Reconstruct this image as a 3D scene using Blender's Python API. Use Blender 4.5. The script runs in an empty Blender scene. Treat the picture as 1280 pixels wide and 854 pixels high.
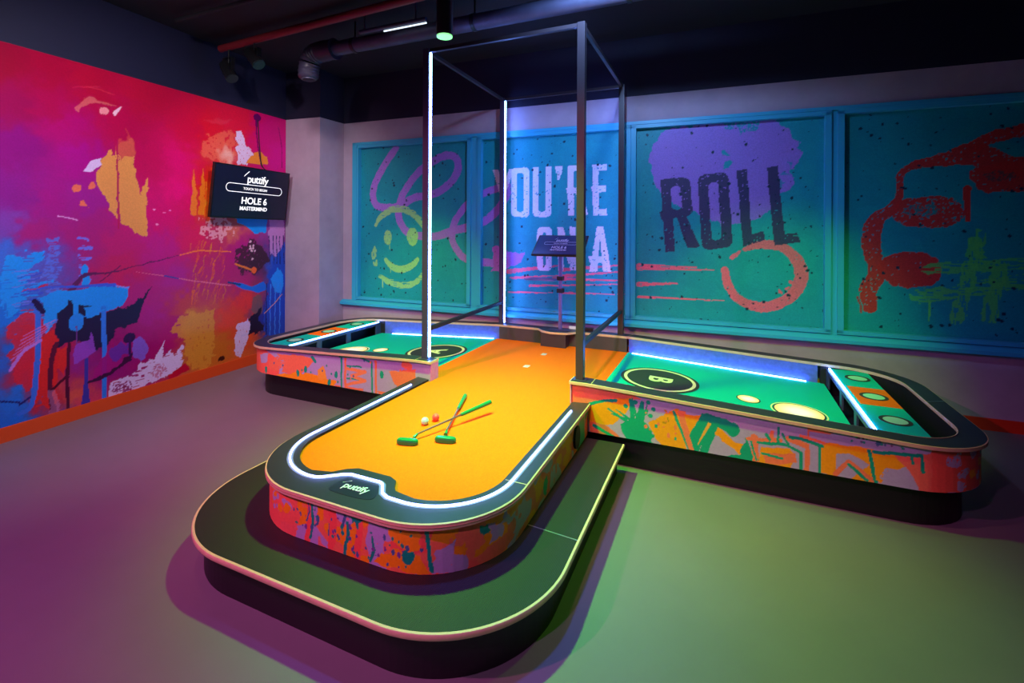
import bpy, bmesh, math, random
import numpy as np
from mathutils import Vector, Matrix
from mathutils.geometry import tessellate_polygon
R = math.radians
C = bpy.context.scene.collection
random.seed(7)

# ---------------------------------------------------------------- camera
F = 600.0; H = 1.5; ROLL = R(0.3); YAW = math.atan(265/600.0)
cam = bpy.data.objects.new('camera', bpy.data.cameras.new('camera')); C.objects.link(cam)
cam.data.sensor_width = 36; cam.data.lens = 36*F/1280; cam.data.shift_y = -(427-286)/1280
cam.data.clip_start = 0.02
cam.matrix_world = Matrix.Translation((0, 0, H)) @ Matrix.Rotation(YAW, 4, 'Z') @ Matrix.Rotation(R(90), 4, 'X') @ Matrix.Rotation(ROLL, 4, 'Z')
bpy.context.scene.camera = cam
vs = bpy.context.scene.view_settings
vs.view_transform = 'Standard'; vs.look = 'None'; vs.gamma = 1; vs.use_curve_mapping = False; vs.exposure = 0

# surveying the photograph: sight lines meeting known planes of the room
def ray(u, v):
    dx = u-640; dy = v-286
    x = dx*math.cos(ROLL)+dy*math.sin(ROLL); y = -dx*math.sin(ROLL)+dy*math.cos(ROLL)
    a = x/F; c = -y/F
    return a*math.cos(YAW)-math.sin(YAW), a*math.sin(YAW)+math.cos(YAW), c
def at_z(u, v, z):
    X, Y, c = ray(u, v); t = (z-H)/c; return X*t, Y*t
def at_Y(u, v, Y0):
    X, Y, c = ray(u, v); t = Y0/Y; return X*t, c*t+H
def on_plane(u, v, P, Q, off=0.0):
    X, Y, c = ray(u, v); dx, dy = Q[0]-P[0], Q[1]-P[1]
    n = (dy, -dx); l = math.hypot(*n)
    t = (P[0]*n[0]+P[1]*n[1]+off*l)/(X*n[0]+Y*n[1]); x, y = X*t, Y*t
    return ((x-P[0])*dx+(y-P[1])*dy)/l, c*t+H

# ---------------------------------------------------------------- helpers
def s2l(c):
    c = np.asarray(c, dtype=float)/255.0
    return np.where(c <= 0.04045, c/12.92, ((c+0.055)/1.055)**2.4)
def rgb(*c):
    v = s2l(c); return (float(v[0]), float(v[1]), float(v[2]), 1)

def mat(name, color, rough=0.5, metal=0.0, noise=0.0, nscale=20, bump=0.0, bscale=200, spec=0.5, coat=0.0):
    m = bpy.data.materials.new(name); m.use_nodes = True
    nt = m.node_tree; b = nt.nodes['Principled BSDF']
    b.inputs['Base Color'].default_value = color
    b.inputs['Roughness'].default_value = rough; b.inputs['Metallic'].default_value = metal
    b.inputs['Specular IOR Level'].default_value = spec
    b.inputs['Coat Weight'].default_value = coat
    tc = nt.nodes.new('ShaderNodeTexCoord')
    if noise > 0:
        n = nt.nodes.new('ShaderNodeTexNoise'); n.inputs['Scale'].default_value = nscale; n.inputs['Detail'].default_value = 8
        n.inputs['Roughness'].default_value = .65
        nt.links.new(tc.outputs['Object'], n.inputs['Vector'])
        r = nt.nodes.new('ShaderNodeMapRange'); r.inputs['From Min'].default_value = .25; r.inputs['From Max'].default_value = .75
        r.inputs['To Min'].default_value = 1-noise; r.inputs['To Max'].default_value = 1+noise
        nt.links.new(n.outputs['Fac'], r.inputs['Value'])
        mx = nt.nodes.new('ShaderNodeMix'); mx.data_type = 'RGBA'; mx.blend_type = 'MULTIPLY'; mx.inputs['Factor'].default_value = 1
        mx.inputs[6].default_value = color
        nt.links.new(r.outputs['Result'], mx.inputs[7]); nt.links.new(mx.outputs[2], b.inputs['Base Color'])
    if bump > 0:
        n = nt.nodes.new('ShaderNodeTexNoise'); n.inputs['Scale'].default_value = bscale; n.inputs['Detail'].default_value = 3
        nt.links.new(tc.outputs['Object'], n.inputs['Vector'])
        bp = nt.nodes.new('ShaderNodeBump'); bp.inputs['Strength'].default_value = bump; bp.inputs['Distance'].default_value = .004
        nt.links.new(n.outputs['Fac'], bp.inputs['Height']); nt.links.new(bp.outputs['Normal'], b.inputs['Normal'])
    return m
def emat(name, color, strength):
    m = bpy.data.materials.new(name); m.use_nodes = True
    b = m.node_tree.nodes['Principled BSDF']
    b.inputs['Base Color'].default_value = (color[0]*.8, color[1]*.8, color[2]*.8, 1)
    b.inputs['Emission Color'].default_value = color; b.inputs['Emission Strength'].default_value = strength
    return m
def paint_mat(name, rough=0.45, spec=0.4, bump=0.0, fine=0.08):
    m = mat(name, (1, 1, 1, 1), rough, spec=spec, bump=bump, bscale=60)
    nt = m.node_tree; b = nt.nodes['Principled BSDF']
    a = nt.nodes.new('ShaderNodeVertexColor'); a.layer_name = 'paint'
    tc = nt.nodes.new('ShaderNodeTexCoord'); n = nt.nodes.new('ShaderNodeTexNoise'); n.inputs['Scale'].default_value = 90; n.inputs['Detail'].default_value = 6
    nt.links.new(tc.outputs['Object'], n.inputs['Vector'])
    r = nt.nodes.new('ShaderNodeMapRange'); r.inputs['From Min'].default_value = .3; r.inputs['From Max'].default_value = .7
    r.inputs['To Min'].default_value = 1-fine; r.inputs['To Max'].default_value = 1+fine
    nt.links.new(n.outputs['Fac'], r.inputs['Value'])
    mx = nt.nodes.new('ShaderNodeMix'); mx.data_type = 'RGBA'; mx.blend_type = 'MULTIPLY'; mx.inputs['Factor'].default_value = 1
    nt.links.new(a.outputs['Color'], mx.inputs[6]); nt.links.new(r.outputs['Result'], mx.inputs[7])
    nt.links.new(mx.outputs[2], b.inputs['Base Color'])
    return m

def tag(o, label=None, cat=None, group=None, kind=None):
    if label: o['label'] = label
    if cat: o['category'] = cat
    if group: o['group'] = group
    if kind: o['kind'] = kind
    return o
def empty(name, loc=(0, 0, 0), rz=0.0):
    o = bpy.data.objects.new(name, None); C.objects.link(o); o.location = loc; o.rotation_euler = (0, 0, rz); o.empty_display_size = .1
    return o
def link(name, me, m, parent=None, loc=None):
    o = bpy.data.objects.new(name, me); C.objects.link(o)
    if m: me.materials.append(m)
    if parent:
        o.parent = parent
        if loc is None:     # geometry given in world coordinates
            bpy.context.view_layer.update()
            o.matrix_parent_inverse = parent.matrix_world.inverted()
    if loc is not None: o.location = loc
    return o
def obj(name, bm, m, parent=None, smooth=False, loc=None):
    bmesh.ops.recalc_face_normals(bm, faces=bm.faces)
    me = bpy.data.meshes.new(name); bm.to_mesh(me); bm.free()
    if smooth:
        for p in me.polygons: p.use_smooth = True
        try: me.set_sharp_from_angle(angle=R(40))
        except Exception: pass
    return link(name, me, m, parent, loc)
def box(bm, x0, x1, y0, y1, z0, z1, bev=0.0, M=None):
    r = bmesh.ops.create_cube(bm, size=1.0)
    vs_ = r['verts']
    for v in vs_: v.co = Vector(((x0+x1)/2+v.co.x*(x1-x0), (y0+y1)/2+v.co.y*(y1-y0), (z0+z1)/2+v.co.z*(z1-z0)))
    if bev > 0:
        es = list({e for v in vs_ for e in v.link_edges})
        r = bmesh.ops.bevel(bm, geom=es, offset=bev, segments=2, affect='EDGES', profile=.7)
        vs_ = list({v for f in r['faces'] for v in f.verts} | {v for v in vs_ if v.is_valid})
    if M is not None:
        bmesh.ops.transform(bm, matrix=M, verts=[v for v in vs_ if v.is_valid])
    return bm
def nb(): return bmesh.new()
def tube(bm, p, q, r0, r1=None, seg=16):
    p = Vector(p); q = Vector(q); r1 = r0 if r1 is None else r1
    d = q-p; L = d.length
    M = Matrix.Translation((p+q)/2) @ d.to_track_quat('Z', 'Y').to_matrix().to_4x4()
    bmesh.ops.create_cone(bm, cap_ends=True, segments=seg, radius1=r0, radius2=r1, depth=L, matrix=M)
    return bm
def pathtube(pts, r, seg=12):
    bm = nb(); rings = []
    n = len(pts); P = [Vector(p) for p in pts]
    up = Vector((0, 0, 1))
    for i in range(n):
        d = (P[min(i+1, n-1)]-P[max(i-1, 0)]).normalized()
        u = up if abs(d.dot(up)) < .95 else Vector((1, 0, 0))
        a = d.cross(u).normalized(); b = d.cross(a).normalized()
        rr = r[i] if isinstance(r, (list, tuple)) else r
        rings.append([bm.verts.new(P[i]+a*rr*math.cos(2*math.pi*k/seg)+b*rr*math.sin(2*math.pi*k/seg)) for k in range(seg)])
    for i in range(n-1):
        for k in range(seg):
            bm.faces.new((rings[i][k], rings[i][(k+1) % seg], rings[i+1][(k+1) % seg], rings[i+1][k]))
    bm.faces.new(rings[0]); bm.faces.new(rings[-1][::-1])
    return bm
def prism(loops, z0, z1, zf=None):
    """solid of an outline (with holes) between z0 and z1; zf(x,y) adds height to both"""
    bm = nb()
    loops3 = [[Vector((x, y, 0)) for x, y in lp] for lp in loops]
    tris = tessellate_polygon(loops3)
    flat = [v for lp in loops3 for v in lp]
    g = zf or (lambda x, y: 0.0)
    top = [bm.verts.new((v.x, v.y, z1+g(v.x, v.y))) for v in flat]
    bot = [bm.verts.new((v.x, v.y, z0+g(v.x, v.y))) for v in flat]
    for t in tris:
        try:
            bm.faces.new([top[i] for i in t]); bm.faces.new([bot[i] for i in reversed(t)])
        except ValueError: pass
    k = 0
    for lp in loops3:
        n = len(lp)
        for i in range(n):
            a, b = k+i, k+(i+1) % n
            try: bm.faces.new((top[a], top[b], bot[b], bot[a]))
            except ValueError: pass
        k += n
    return bm
def arc(cx, cy, r, a0, a1, n=16):
    return [(cx+r*math.cos(R(a0+(a1-a0)*i/n)), cy+r*math.sin(R(a0+(a1-a0)*i/n))) for i in range(n+1)]
def resample(pts, step):
    out = [pts[0]]
    for a, b in zip(pts, pts[1:]):
        L = math.dist(a, b); n = max(1, int(math.ceil(L/step)))
        for i in range(1, n+1): out.append((a[0]+(b[0]-a[0])*i/n, a[1]+(b[1]-a[1])*i/n))
    return out
def offset(pts, d, closed=False):
    """shift a path to its right-hand side by d"""
    n = len(pts); out = []
    for i in range(n):
        if closed: a, b, c = pts[i-1], pts[i], pts[(i+1) % n]
        else: a, b, c = pts[max(i-1, 0)], pts[i], pts[min(i+1, n-1)]
        def nrm(p, q):
            l = math.dist(p, q)
            return ((q[1]-p[1])/l, -(q[0]-p[0])/l) if l > 1e-9 else None
        n1 = nrm(a, b) or nrm(b, c); n2 = nrm(b, c) or n1
        m = (n1[0]+n2[0], n1[1]+n2[1]); k = m[0]*n1[0]+m[1]*n1[1]
        m = (m[0]/k, m[1]/k) if abs(k) > .3 else n1
        out.append((b[0]+m[0]*d, b[1]+m[1]*d))
    return out
def sweep(path, prof, zf, closed=False, caps=True):
    """sweep closed profile [(offset to the right, dz)] along a plan path, lifted by zf(x,y)"""
    bm = nb(); cols = []
    for off, dz in prof:
        op = offset(path, off, closed)
        cols.append([bm.verts.new((p[0], p[1], zf(*path[i])+dz)) for i, p in enumerate(op)])
    n = len(path); k = len(prof)
    for i in range(n if closed else n-1):
        for j in range(k):
            a, b = cols[j], cols[(j+1) % k]; i2 = (i+1) % n
            try: bm.faces.new((a[i], a[i2], b[i2], b[i]))
            except ValueError: pass
    if not closed and caps:
        bm.faces.new([c[0] for c in cols]); bm.faces.new([c[-1] for c in cols][::-1])
    return bm
def catmull(pts, n=8):
    if len(pts) < 3: return list(pts)
    P = [pts[0]]+list(pts)+[pts[-1]]; out = []
    for i in range(1, len(P)-2):
        p0, p1, p2, p3 = [np.array(P[j], float) for j in (i-1, i, i+1, i+2)]
        for k in range(n):
            t = k/n
            out.append(tuple(.5*((2*p1)+(-p0+p2)*t+(2*p0-5*p1+4*p2-p3)*t*t+(-p0+3*p1-3*p2+p3)*t**3)))
    out.append(tuple(pts[-1])); return out

# ---------------------------------------------------------------- printed artwork, painted onto a fine mesh
rng = np.random.RandomState(3)
class Canvas:
    def __init__(s, s0, s1, z0, z1, cell, base, amp=1.0):
        s.s0, s.s1, s.z0, s.z1 = s0, s1, z0, z1
        s.nx = int((s1-s0)/cell)+1; s.ny = int((z1-z0)/cell)+1
        s.X, s.Z = np.meshgrid(np.linspace(s0, s1, s.nx), np.linspace(z0, z1, s.ny))
        s.a = np.zeros((s.ny, s.nx, 3)); s.a[:] = np.array(base, float)
        s.n1 = s.noise(.05, .05)-.5; s.n2 = s.noise(.05, .05)-.5
        s.m1 = s.noise(.012, .012)-.5; s.m2 = s.noise(.012, .012)-.5
    def noise(s, sx, sz):
        gx = max(2, int((s.s1-s.s0)/sx)+2); gz = max(2, int((s.z1-s.z0)/sz)+2)
        g = rng.rand(gz, gx)
        x = np.linspace(0, gx-1.001, s.nx); z = np.linspace(0, gz-1.001, s.ny)
        xi = x.astype(int); zi = z.astype(int); fx = x-xi; fz = z-zi
        fx = fx*fx*(3-2*fx); fz = fz*fz*(3-2*fz)
        A = g[np.ix_(zi, xi)]; B = g[np.ix_(zi, xi+1)]; D = g[np.ix_(zi+1, xi)]; E = g[np.ix_(zi+1, xi+1)]
        fx = fx[None, :]; fz = fz[:, None]
        return (A*(1-fx)+B*fx)*(1-fz)+(D*(1-fx)+E*fx)*fz
    def warp(s, rough):
        return s.X+rough*(s.n1*1.8+s.m1*.55), s.Z+rough*(s.n2*1.8+s.m2*.55)
    def put(s, m, col, a=1.0):
        m = (m.astype(float)*a)[..., None]; s.a = s.a*(1-m)+np.array(col, float)*m
    def polymask(s, pts, rough):
        X, Z = s.warp(rough); m = np.zeros(X.shape, bool)
        for i in range(len(pts)):
            (x1, y1), (x2, y2) = pts[i-1], pts[i]
            if y1 == y2: continue
            c = ((y1 > Z) != (y2 > Z)) & (X < (x2-x1)*(Z-y1)/(y2-y1)+x1)
            m ^= c
        return m
    def poly(s, pts, col, rough=.01, a=1.0, dry=0.0, grain=(.01, .01)):
        m = s.polymask(pts, rough)
        if dry: m = m & (s.noise(*grain) > dry)
        s.put(m, col, a)
    def dist(s, pts, w, rough):
        X, Z = s.warp(rough); best = np.full(X.shape, 1e9)
        if not isinstance(w, (list, tuple)): w = [w]*len(pts)
        for i in range(len(pts)-1):
            (x1, y1), (x2, y2) = pts[i], pts[i+1]
            dx, dy = x2-x1, y2-y1; L = dx*dx+dy*dy+1e-12
            t = np.clip(((X-x1)*dx+(Z-y1)*dy)/L, 0, 1)
            d = np.hypot(X-x1-t*dx, Z-y1-t*dy)-(w[i]+(w[i+1]-w[i])*t)/2
            best = np.minimum(best, d)
        return best
    def stroke(s, pts, w, col, rough=.008, a=1.0, dry=0.0, grain=(.01, .01), smooth=False):
        if smooth:
            if isinstance(w, (list, tuple)):
                q = catmull([tuple(p)+(ww,) for p, ww in zip(pts, w)], 6); pts = [p[:2] for p in q]; w = [p[2] for p in q]
            else: pts = catmull(pts, 6)
        m = s.dist(pts, w, rough) < 0
        if dry: m = m & (s.noise(*grain) > dry)
        s.put(m, col, a)
    def blob(s, c, rx, rz, col, rough=.01, a=1.0, dry=0.0, grain=(.01, .01), soft=0.0):
        X, Z = s.warp(rough); d = np.hypot((X-c[0])/rx, (Z-c[1])/rz)
        if soft: s.put(np.clip((1-d)/soft, 0, 1), col, a); return
        m = d < 1
        if dry: m = m & (s.noise(*grain) > dry)
        s.put(m, col, a)
    def field(s, ctl, p=3.0, rough=.05):
        X, Z = s.warp(rough); W = np.zeros(X.shape); A = np.zeros(X.shape+(3,))
        for (x, z), c in ctl:
            w = 1/(((X-x)**2+(Z-z)**2+.004)**(p/2)); W += w; A += w[..., None]*np.array(c, float)
        s.a = A/W[..., None]
    def mesh(s, name, fn, m, parent=None, kind=None):
        """fn(X, Z) -> array of world points"""
        P = fn(s.X, s.Z).reshape(-1, 3); ny, nx = s.ny, s.nx
        me = bpy.data.meshes.new(name)
        i = np.arange(ny*nx).reshape(ny, nx)
        q = np.stack([i[:-1, :-1], i[:-1, 1:], i[1:, 1:], i[1:, :-1]], -1).reshape(-1, 4)
        me.vertices.add(len(P)); me.vertices.foreach_set('co', P.astype(np.float32).ravel())
        me.loops.add(q.size); me.loops.foreach_set('vertex_index', q.ravel().astype(np.int32))
        me.polygons.add(len(q)); me.polygons.foreach_set('loop_start', np.arange(0, q.size, 4, dtype=np.int32))
        me.update(calc_edges=True)
        me.polygons.foreach_set('use_smooth', np.ones(len(q), bool))
        at = me.color_attributes.new('paint', 'FLOAT_COLOR', 'POINT')
        col = np.ones((ny*nx, 4), np.float32); col[:, :3] = s2l(np.clip(s.a, 0, 255).reshape(-1, 3))
        at.data.foreach_set('color', col.ravel()); me.validate()
        return link(name, me, m, parent)

# ================================================================ materials
M = {}
M['floor'] = mat('floor_vinyl', rgb(113, 106, 113), .42, noise=.06, nscale=3, bump=.15, bscale=400, spec=.45)
M['navy'] = mat('navy_paint', rgb(17, 16, 48), .7, noise=.06)
M['ceil'] = mat('ceiling_paint', rgb(14, 13, 26), .8, noise=.2, nscale=3)
M['concrete'] = mat('concrete_plaster', rgb(168, 148, 168), .75, noise=.12, nscale=4, bump=.2, bscale=30)
M['orange_skirt'] = mat('orange_skirting', rgb(225, 80, 22), .45)
M['red_skirt'] = mat('red_skirting', rgb(215, 50, 20), .45)
M['cyan'] = mat('cyan_paint', rgb(50, 165, 205), .4)
M['black'] = mat('black_laminate', rgb(44, 44, 54), .38, noise=.12, nscale=60)
M['kick'] = mat('black_kick', rgb(18, 17, 20), .5)
M['deck'] = mat('ribbed_rubber', rgb(31, 26, 28), .55, noise=.1, nscale=30)
M['wood'] = mat('birch_ply', rgb(215, 180, 145), .5, noise=.08, nscale=40)
M['inner'] = mat('blue_glow_cushion', rgb(88, 108, 200), .5, noise=.25, nscale=25)  # grey cushion; the LED glow is put into its blue base colour
M['dark_inner'] = mat('dark_pit', rgb(26, 26, 34), .6)
M['orange'] = mat('orange_turf', rgb(255, 108, 12), .85, noise=.24, nscale=170, bump=.5, bscale=500, spec=.1)
M['teal'] = mat('teal_turf', rgb(8, 185, 165), .85, noise=.08, nscale=160, bump=.5, bscale=500, spec=.1)
M['darkgreen'] = mat('printed_dark', rgb(40, 52, 46), .8)
M['cream'] = mat('printed_cream', rgb(238, 240, 170), .7)
M['mint'] = mat('printed_mint', rgb(150, 225, 185), .6)
M['metal'] = mat('glow_tinted_steel', rgb(70, 66, 100), .35, metal=.2)  # steel; bluish base stands in for LED glow on the left posts
M['alu'] = mat('brushed_aluminium', rgb(200, 200, 200), .35, metal=.9)
M['post_steel'] = mat('steel_tube', rgb(62, 54, 62), .35, metal=.25)
M['led'] = emat('led_white', (.13, .28, 1, 1), 60.0)
M['led_stem'] = emat('led_white_track', (.24, .27, 1, 1), 11.0)
M['led_wing'] = emat('led_white_wing', (.13, .26, 1, 1), 34.0)
M['glow'] = emat('warm_glow', (1, .86, .38, 1), .8)
_n = M['glow'].node_tree; _tc = _n.nodes.new('ShaderNodeTexCoord'); _s = _n.nodes.new('ShaderNodeVectorMath'); _s.operation = 'SUBTRACT'; _s.inputs[1].default_value = (.5, .5, .5)
_m = _n.nodes.new('ShaderNodeVectorMath'); _m.operation = 'MULTIPLY'; _m.inputs[1].default_value = (1, 1, 0); _l = _n.nodes.new('ShaderNodeVectorMath'); _l.operation = 'LENGTH'
_r = _n.nodes.new('ShaderNodeValToRGB'); _e = _r.color_ramp.elements; _e[0].position = .16; _e[0].color = (1.0, 1.0, .82, 1); _e[1].position = .47; _e[1].color = (.85, .58, .12, 1)
_n.links.new(_tc.outputs['Generated'], _s.inputs[0]); _n.links.new(_s.outputs[0], _m.inputs[0]); _n.links.new(_m.outputs[0], _l.inputs[0]); _n.links.new(_l.outputs['Value'], _r.inputs[0]); _n.links.new(_r.outputs[0], _n.nodes['Principled BSDF'].inputs['Emission Color'])
_n.nodes['Principled BSDF'].inputs['Base Color'].default_value = (.5, .42, .2, 1)
M['putter_green'] = mat('green_plastic', rgb(22, 128, 62), .3, coat=.3)
M['shaft'] = mat('chrome_shaft', rgb(150, 110, 110), .3, metal=.6)
M['ball_white'] = mat('white_ball', rgb(180, 225, 215), .3)
M['ball_red'] = mat('red_ball', rgb(240, 80, 75), .3)
M['screen'] = mat('screen_glass', rgb(22, 24, 48), .25)
M['bezel'] = mat('black_bezel', rgb(12, 12, 16), .35)
M['text'] = emat('lit_text', (1, 1, 1, 1), .9)
M['white_print'] = mat('white_print', rgb(235, 235, 235), .5)
M['pipe_red'] = mat('red_pipe', rgb(120, 30, 40), .45)
M['fixture'] = mat('black_fixture', rgb(20, 20, 24), .35)
M['duct'] = mat('galvanised_duct', rgb(75, 75, 100), .5, metal=.3, noise=.25, nscale=8)

# ================================================================ room
LA = Vector((-4.559, 1.604)); LB = Vector((-4.709, 3.556)); ld = (LB-LA).normalized(); ln = Vector((ld.y, -ld.x))
BA = Vector((-4.2845, 4.5448)); BB = Vector((2.036, 4.778)); bd = (BB-BA).normalized(); bn = Vector((bd.y, -bd.x))
BA = Vector((-4.2645, 4.5448))
def P_left(s, z, off=0.0): p = LA+ld*s+ln*off; return (p.x, p.y, z)
def P_back(s, z, off=0.0): p = BA+bd*s+bn*off; return (p.x, p.y, z)
def left(u, v, off=0.0): return on_plane(u, v, tuple(LA), tuple(LB), off)
def back(u, v, off=0.0): return on_plane(u, v, tuple(BA), tuple(BB), off)
S_CORNER = 2.518        # left wall ends here at the column
CEIL = 3.33
def quadwall(bm, A, B, z0, z1, thick, n):
    a = Vector(A); b = Vector(B); n = Vector(n)*thick
    vs_ = [bm.verts.new((p.x, p.y, z)) for z in (z0, z1) for p in (a, b, b+n, a+n)]
    for f in ((0, 1, 2, 3), (4, 7, 6, 5), (0, 4, 5, 1), (1, 5, 6, 2), (2, 6, 7, 3), (3, 7, 4, 0)): bm.faces.new([vs_[i] for i in f])
    return bm
# floor / ceiling
bm = nb(); box(bm, -5.4, 6.2, -4.2, 5.6, -.1, 0); tag(obj('floor', bm, M['floor']), kind='structure')
bm = nb(); box(bm, -5.4, 6.2, -4.2, 5.6, CEIL, CEIL+.1); tag(obj('ceiling', bm, M['ceil']), kind='structure')
Wc = LA+ld*S_CORNER; CF = Vector((-4.267, 4.165)); CB = BA
W0 = LA-ld*5.4
Mn = M['navy']
def struct(name, bm, m, parent=None):
    o = obj(name, bm, m, parent)
    if parent is None: tag(o, kind='structure')
    return o
bm = quadwall(nb(), W0, Wc, 0, 2.775, .15, -ln); struct('wall_left', bm, mat('left_wall_paint', rgb(150, 10, 60), .6))
wl = bpy.data.objects['wall_left']
struct('upper_band', quadwall(nb(), W0, Wc, 2.775, CEIL, .15, -ln), Mn, wl)
# column / nib beside the back wall
colpts = [(Wc.x, Wc.y), (CF.x, CF.y), (CB.x, CB.y+.02), (CB.x-.05, 5.1), (-5.1, 5.1), (-5.1, Wc.y)]
wc = struct('wall_column', prism([colpts], 0, 2.775), M['concrete'])
struct('upper_band', prism([colpts], 2.775, CEIL), Mn, wc)
# back wall with the window band cut out
ZS, ZF0, ZF1 = .575, .66, 2.53
S0w, S1w = .14, 6.86
wb_ = bmesh.new()
def bq(bm, s0, s1, z0, z1, o0=0.0, o1=-.2):
    a = BA+bd*s0+bn*o0; b = BA+bd*s1+bn*o0
    return quadwall(bm, a, b, z0, z1, abs(o1-o0), -bn)
bm = nb(); bq(bm, -.02, 10.3, 0, ZS); bq(bm, -.02, 10.3, ZF1, 2.775); bq(bm, -.02, S0w, ZS, ZF1); bq(bm, S1w, 10.3, ZS, ZF1); bq(bm, S0w, S1w, ZS, ZF1, -.09, -.2)
wb = struct('wall_back', bm, M['concrete'])
struct('upper_band', bq(nb(), -.02, 10.3, 2.775, CEIL), Mn, wb)
bm = nb(); box(bm, 5.8, 5.95, -4.1, 5.4, 0, CEIL); struct('wall_right', bm, M['navy'])
bm = nb(); box(bm, -5.3, 6.0, -4.1, -3.95, 0, CEIL); struct('wall_front', bm, M['navy'])
# skirtings
bm = quadwall(nb(), LA-ld*5.3, Wc, 0, .105, .012, ln)
struct('baseboard_left', bm, M['orange_skirt'])
struct('baseboard_back', bq(nb(), 0, 10.2, 0, .09, .013, 0.0), M['red_skirt'])

# ---- left mural ------------------------------------------------------------
def Lp(u, v): return left(u, v)
def LP(*pts): return [left(u, v) for u, v in pts]
cv = Canvas(-1.75, S_CORNER-.002, .105, 2.772, .0068, (180, 0, 80))
ctl = [((10,75),(150,0,45)),((60,85),(165,0,50)),((110,100),(180,5,50)),((180,115),(195,10,55)),((20,130),(150,0,75)),((60,130),(170,0,70)),
 ((20,180),(140,5,120)),((20,240),(140,20,135)),((80,160),(180,0,110)),((100,200),(175,0,135)),((60,250),(170,10,130)),((110,250),(165,20,140)),((150,160),(190,0,70)),((190,200),(200,0,80)),
 ((220,200),(220,0,105)),((225,240),(230,0,115)),((240,260),(215,0,90)),((240,165),(205,5,60)),((262,165),(220,15,45)),((300,150),(225,20,60)),((275,190),(225,60,60)),((330,170),(215,0,120)),((350,200),(220,0,140)),((350,240),(225,0,90)),((262,235),(220,40,20)),((255,260),(225,80,20)),
 ((40,290),(175,20,120)),((100,290),(175,20,120)),((150,300),(200,20,110)),((150,340),(205,20,90)),((200,270),(215,0,105)),((200,310),(195,20,130)),((220,350),(180,30,140)),((190,390),(180,10,130)),((150,430),(170,0,110)),((180,440),(165,0,105)),((215,410),(180,0,110)),((170,370),(185,20,120)),
 ((245,300),(220,20,90)),((270,300),(200,40,90)),((290,290),(220,100,90)),((285,330),(190,20,110)),((300,310),(190,10,130)),((255,350),(190,40,110)),((300,350),(190,30,110)),((240,400),(215,140,45)),((255,440),(210,125,30)),((275,440),(205,110,30)),((290,400),(235,70,40)),((305,380),(240,50,50)),((310,420),(230,80,30)),((230,385),(200,60,70)),
 ((8,280),(130,60,170)),((5,320),(60,110,220)),((8,360),(30,130,240)),((10,400),(20,120,235)),((5,450),(20,110,225)),((20,500),(25,120,230)),((20,530),(20,110,225)),((80,530),(60,60,170)),((40,330),(90,90,200)),
 ((30,420),(205,25,50)),((25,460),(200,30,60)),((55,460),(210,30,40)),((60,500),(200,30,50)),((75,440),(190,20,80)),((90,500),(225,90,70)),((110,510),(215,60,90)),((130,510),(190,20,90)),((100,450),(150,30,140)),((140,460),(150,10,120)),((120,420),(60,20,80)),
 ((345,290),(140,40,120)),((345,330),(40,90,200)),((345,400),(25,60,180)),((330,400),(30,50,150)),((320,330),(90,40,80)),((300,440),(220,100,40)),((340,280),(170,70,170))]
cv.field([(Lp(*p), c) for p, c in ctl], p=3.6, rough=.06)
K = (28, 18, 62); BL = (30, 150, 250); OR = (235, 150, 75); WH = (225, 205, 245)
# peach drips
cv.poly(LP((122,215),(128,198),(140,186),(143,196),(147,186),(147,243),(146,275),(140,268),(132,250),(124,238),(121,226)), OR, .02)
cv.poly(LP((148,180),(165,170),(168,196),(170,230),(176,245),(181,225),(184,222),(183,296),(176,296),(166,292),(164,284),(150,280),(148,240)), OR, .02)
cv.poly(LP((146,182),(160,165),(168,175),(168,196),(150,200)), (215,70,70), .03, .8)
cv.stroke(LP((146,175),(147,230),(148,285)), .012, (190,10,80), .003)
cv.poly(LP((104,215),(113,200),(126,197),(127,205),(114,214)), (225,190,235), .008)
cv.stroke(LP((95,138),(108,128),(125,127),(142,132)), [.03,.05,.03,.02], (215,110,100), .02, .75, smooth=True)
cv.blob(Lp(130,139), .03, .03, (240,140,150), .01); cv.stroke(LP((143,143),(150,134)), [.03,.015], (240,190,210), .006)
for p in ((97,238),(113,231),(105,255)): cv.blob(Lp(*p), .028, .03, (235,110,80), .02)
cv.stroke(LP((72,270),(84,272),(96,275)), .008, (230,150,220), .002)
cv.stroke(LP((108,108),(125,112),(143,119)), .008, (220,60,80), .004, .6); cv.stroke(LP((90,110),(125,108)), .01, (215,50,80), .01, .5)
# blue, upper left brush
cv.poly(LP((0,335),(22,318),(48,316),(50,326),(34,340),(40,348),(28,362),(36,378),(18,392),(0,395)), BL, .04, .95, dry=.22, grain=(.12,.006))
for y in range(300, 400, 9):
    cv.stroke(LP((62+random.uniform(-3,3), y),(70+random.uniform(-2,3), y+1)), .045, (90,120,235), .02, .8, dry=.35, grain=(.02,.006))
for y in range(298, 352, 12):
    cv.stroke(LP((98, y),(110, y+2)), .03, (110,120,240), .02, .9, dry=.3, grain=(.05,.006))
cv.stroke(LP((106,335),(107,352)), .05, BL, .01)
for k in range(26):
    y = 340+k*2.7; x = 18+random.uniform(-6,10)
    cv.stroke(LP((x, y),(x+random.uniform(20,45), y-random.uniform(2,8))), [.004,.014], random.choice([BL,(110,120,230),(200,30,70),(60,80,210)]), .012, .9)
# reds under
cv.poly(LP((14,398),(40,388),(52,400),(56,430),(52,470),(38,490),(20,478),(12,440)), (215,35,60), .03, .85)
cv.poly(LP((50,420),(68,412),(76,440),(70,470),(72,500),(58,512),(48,508),(46,480)), (225,35,35), .03, .9)
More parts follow.
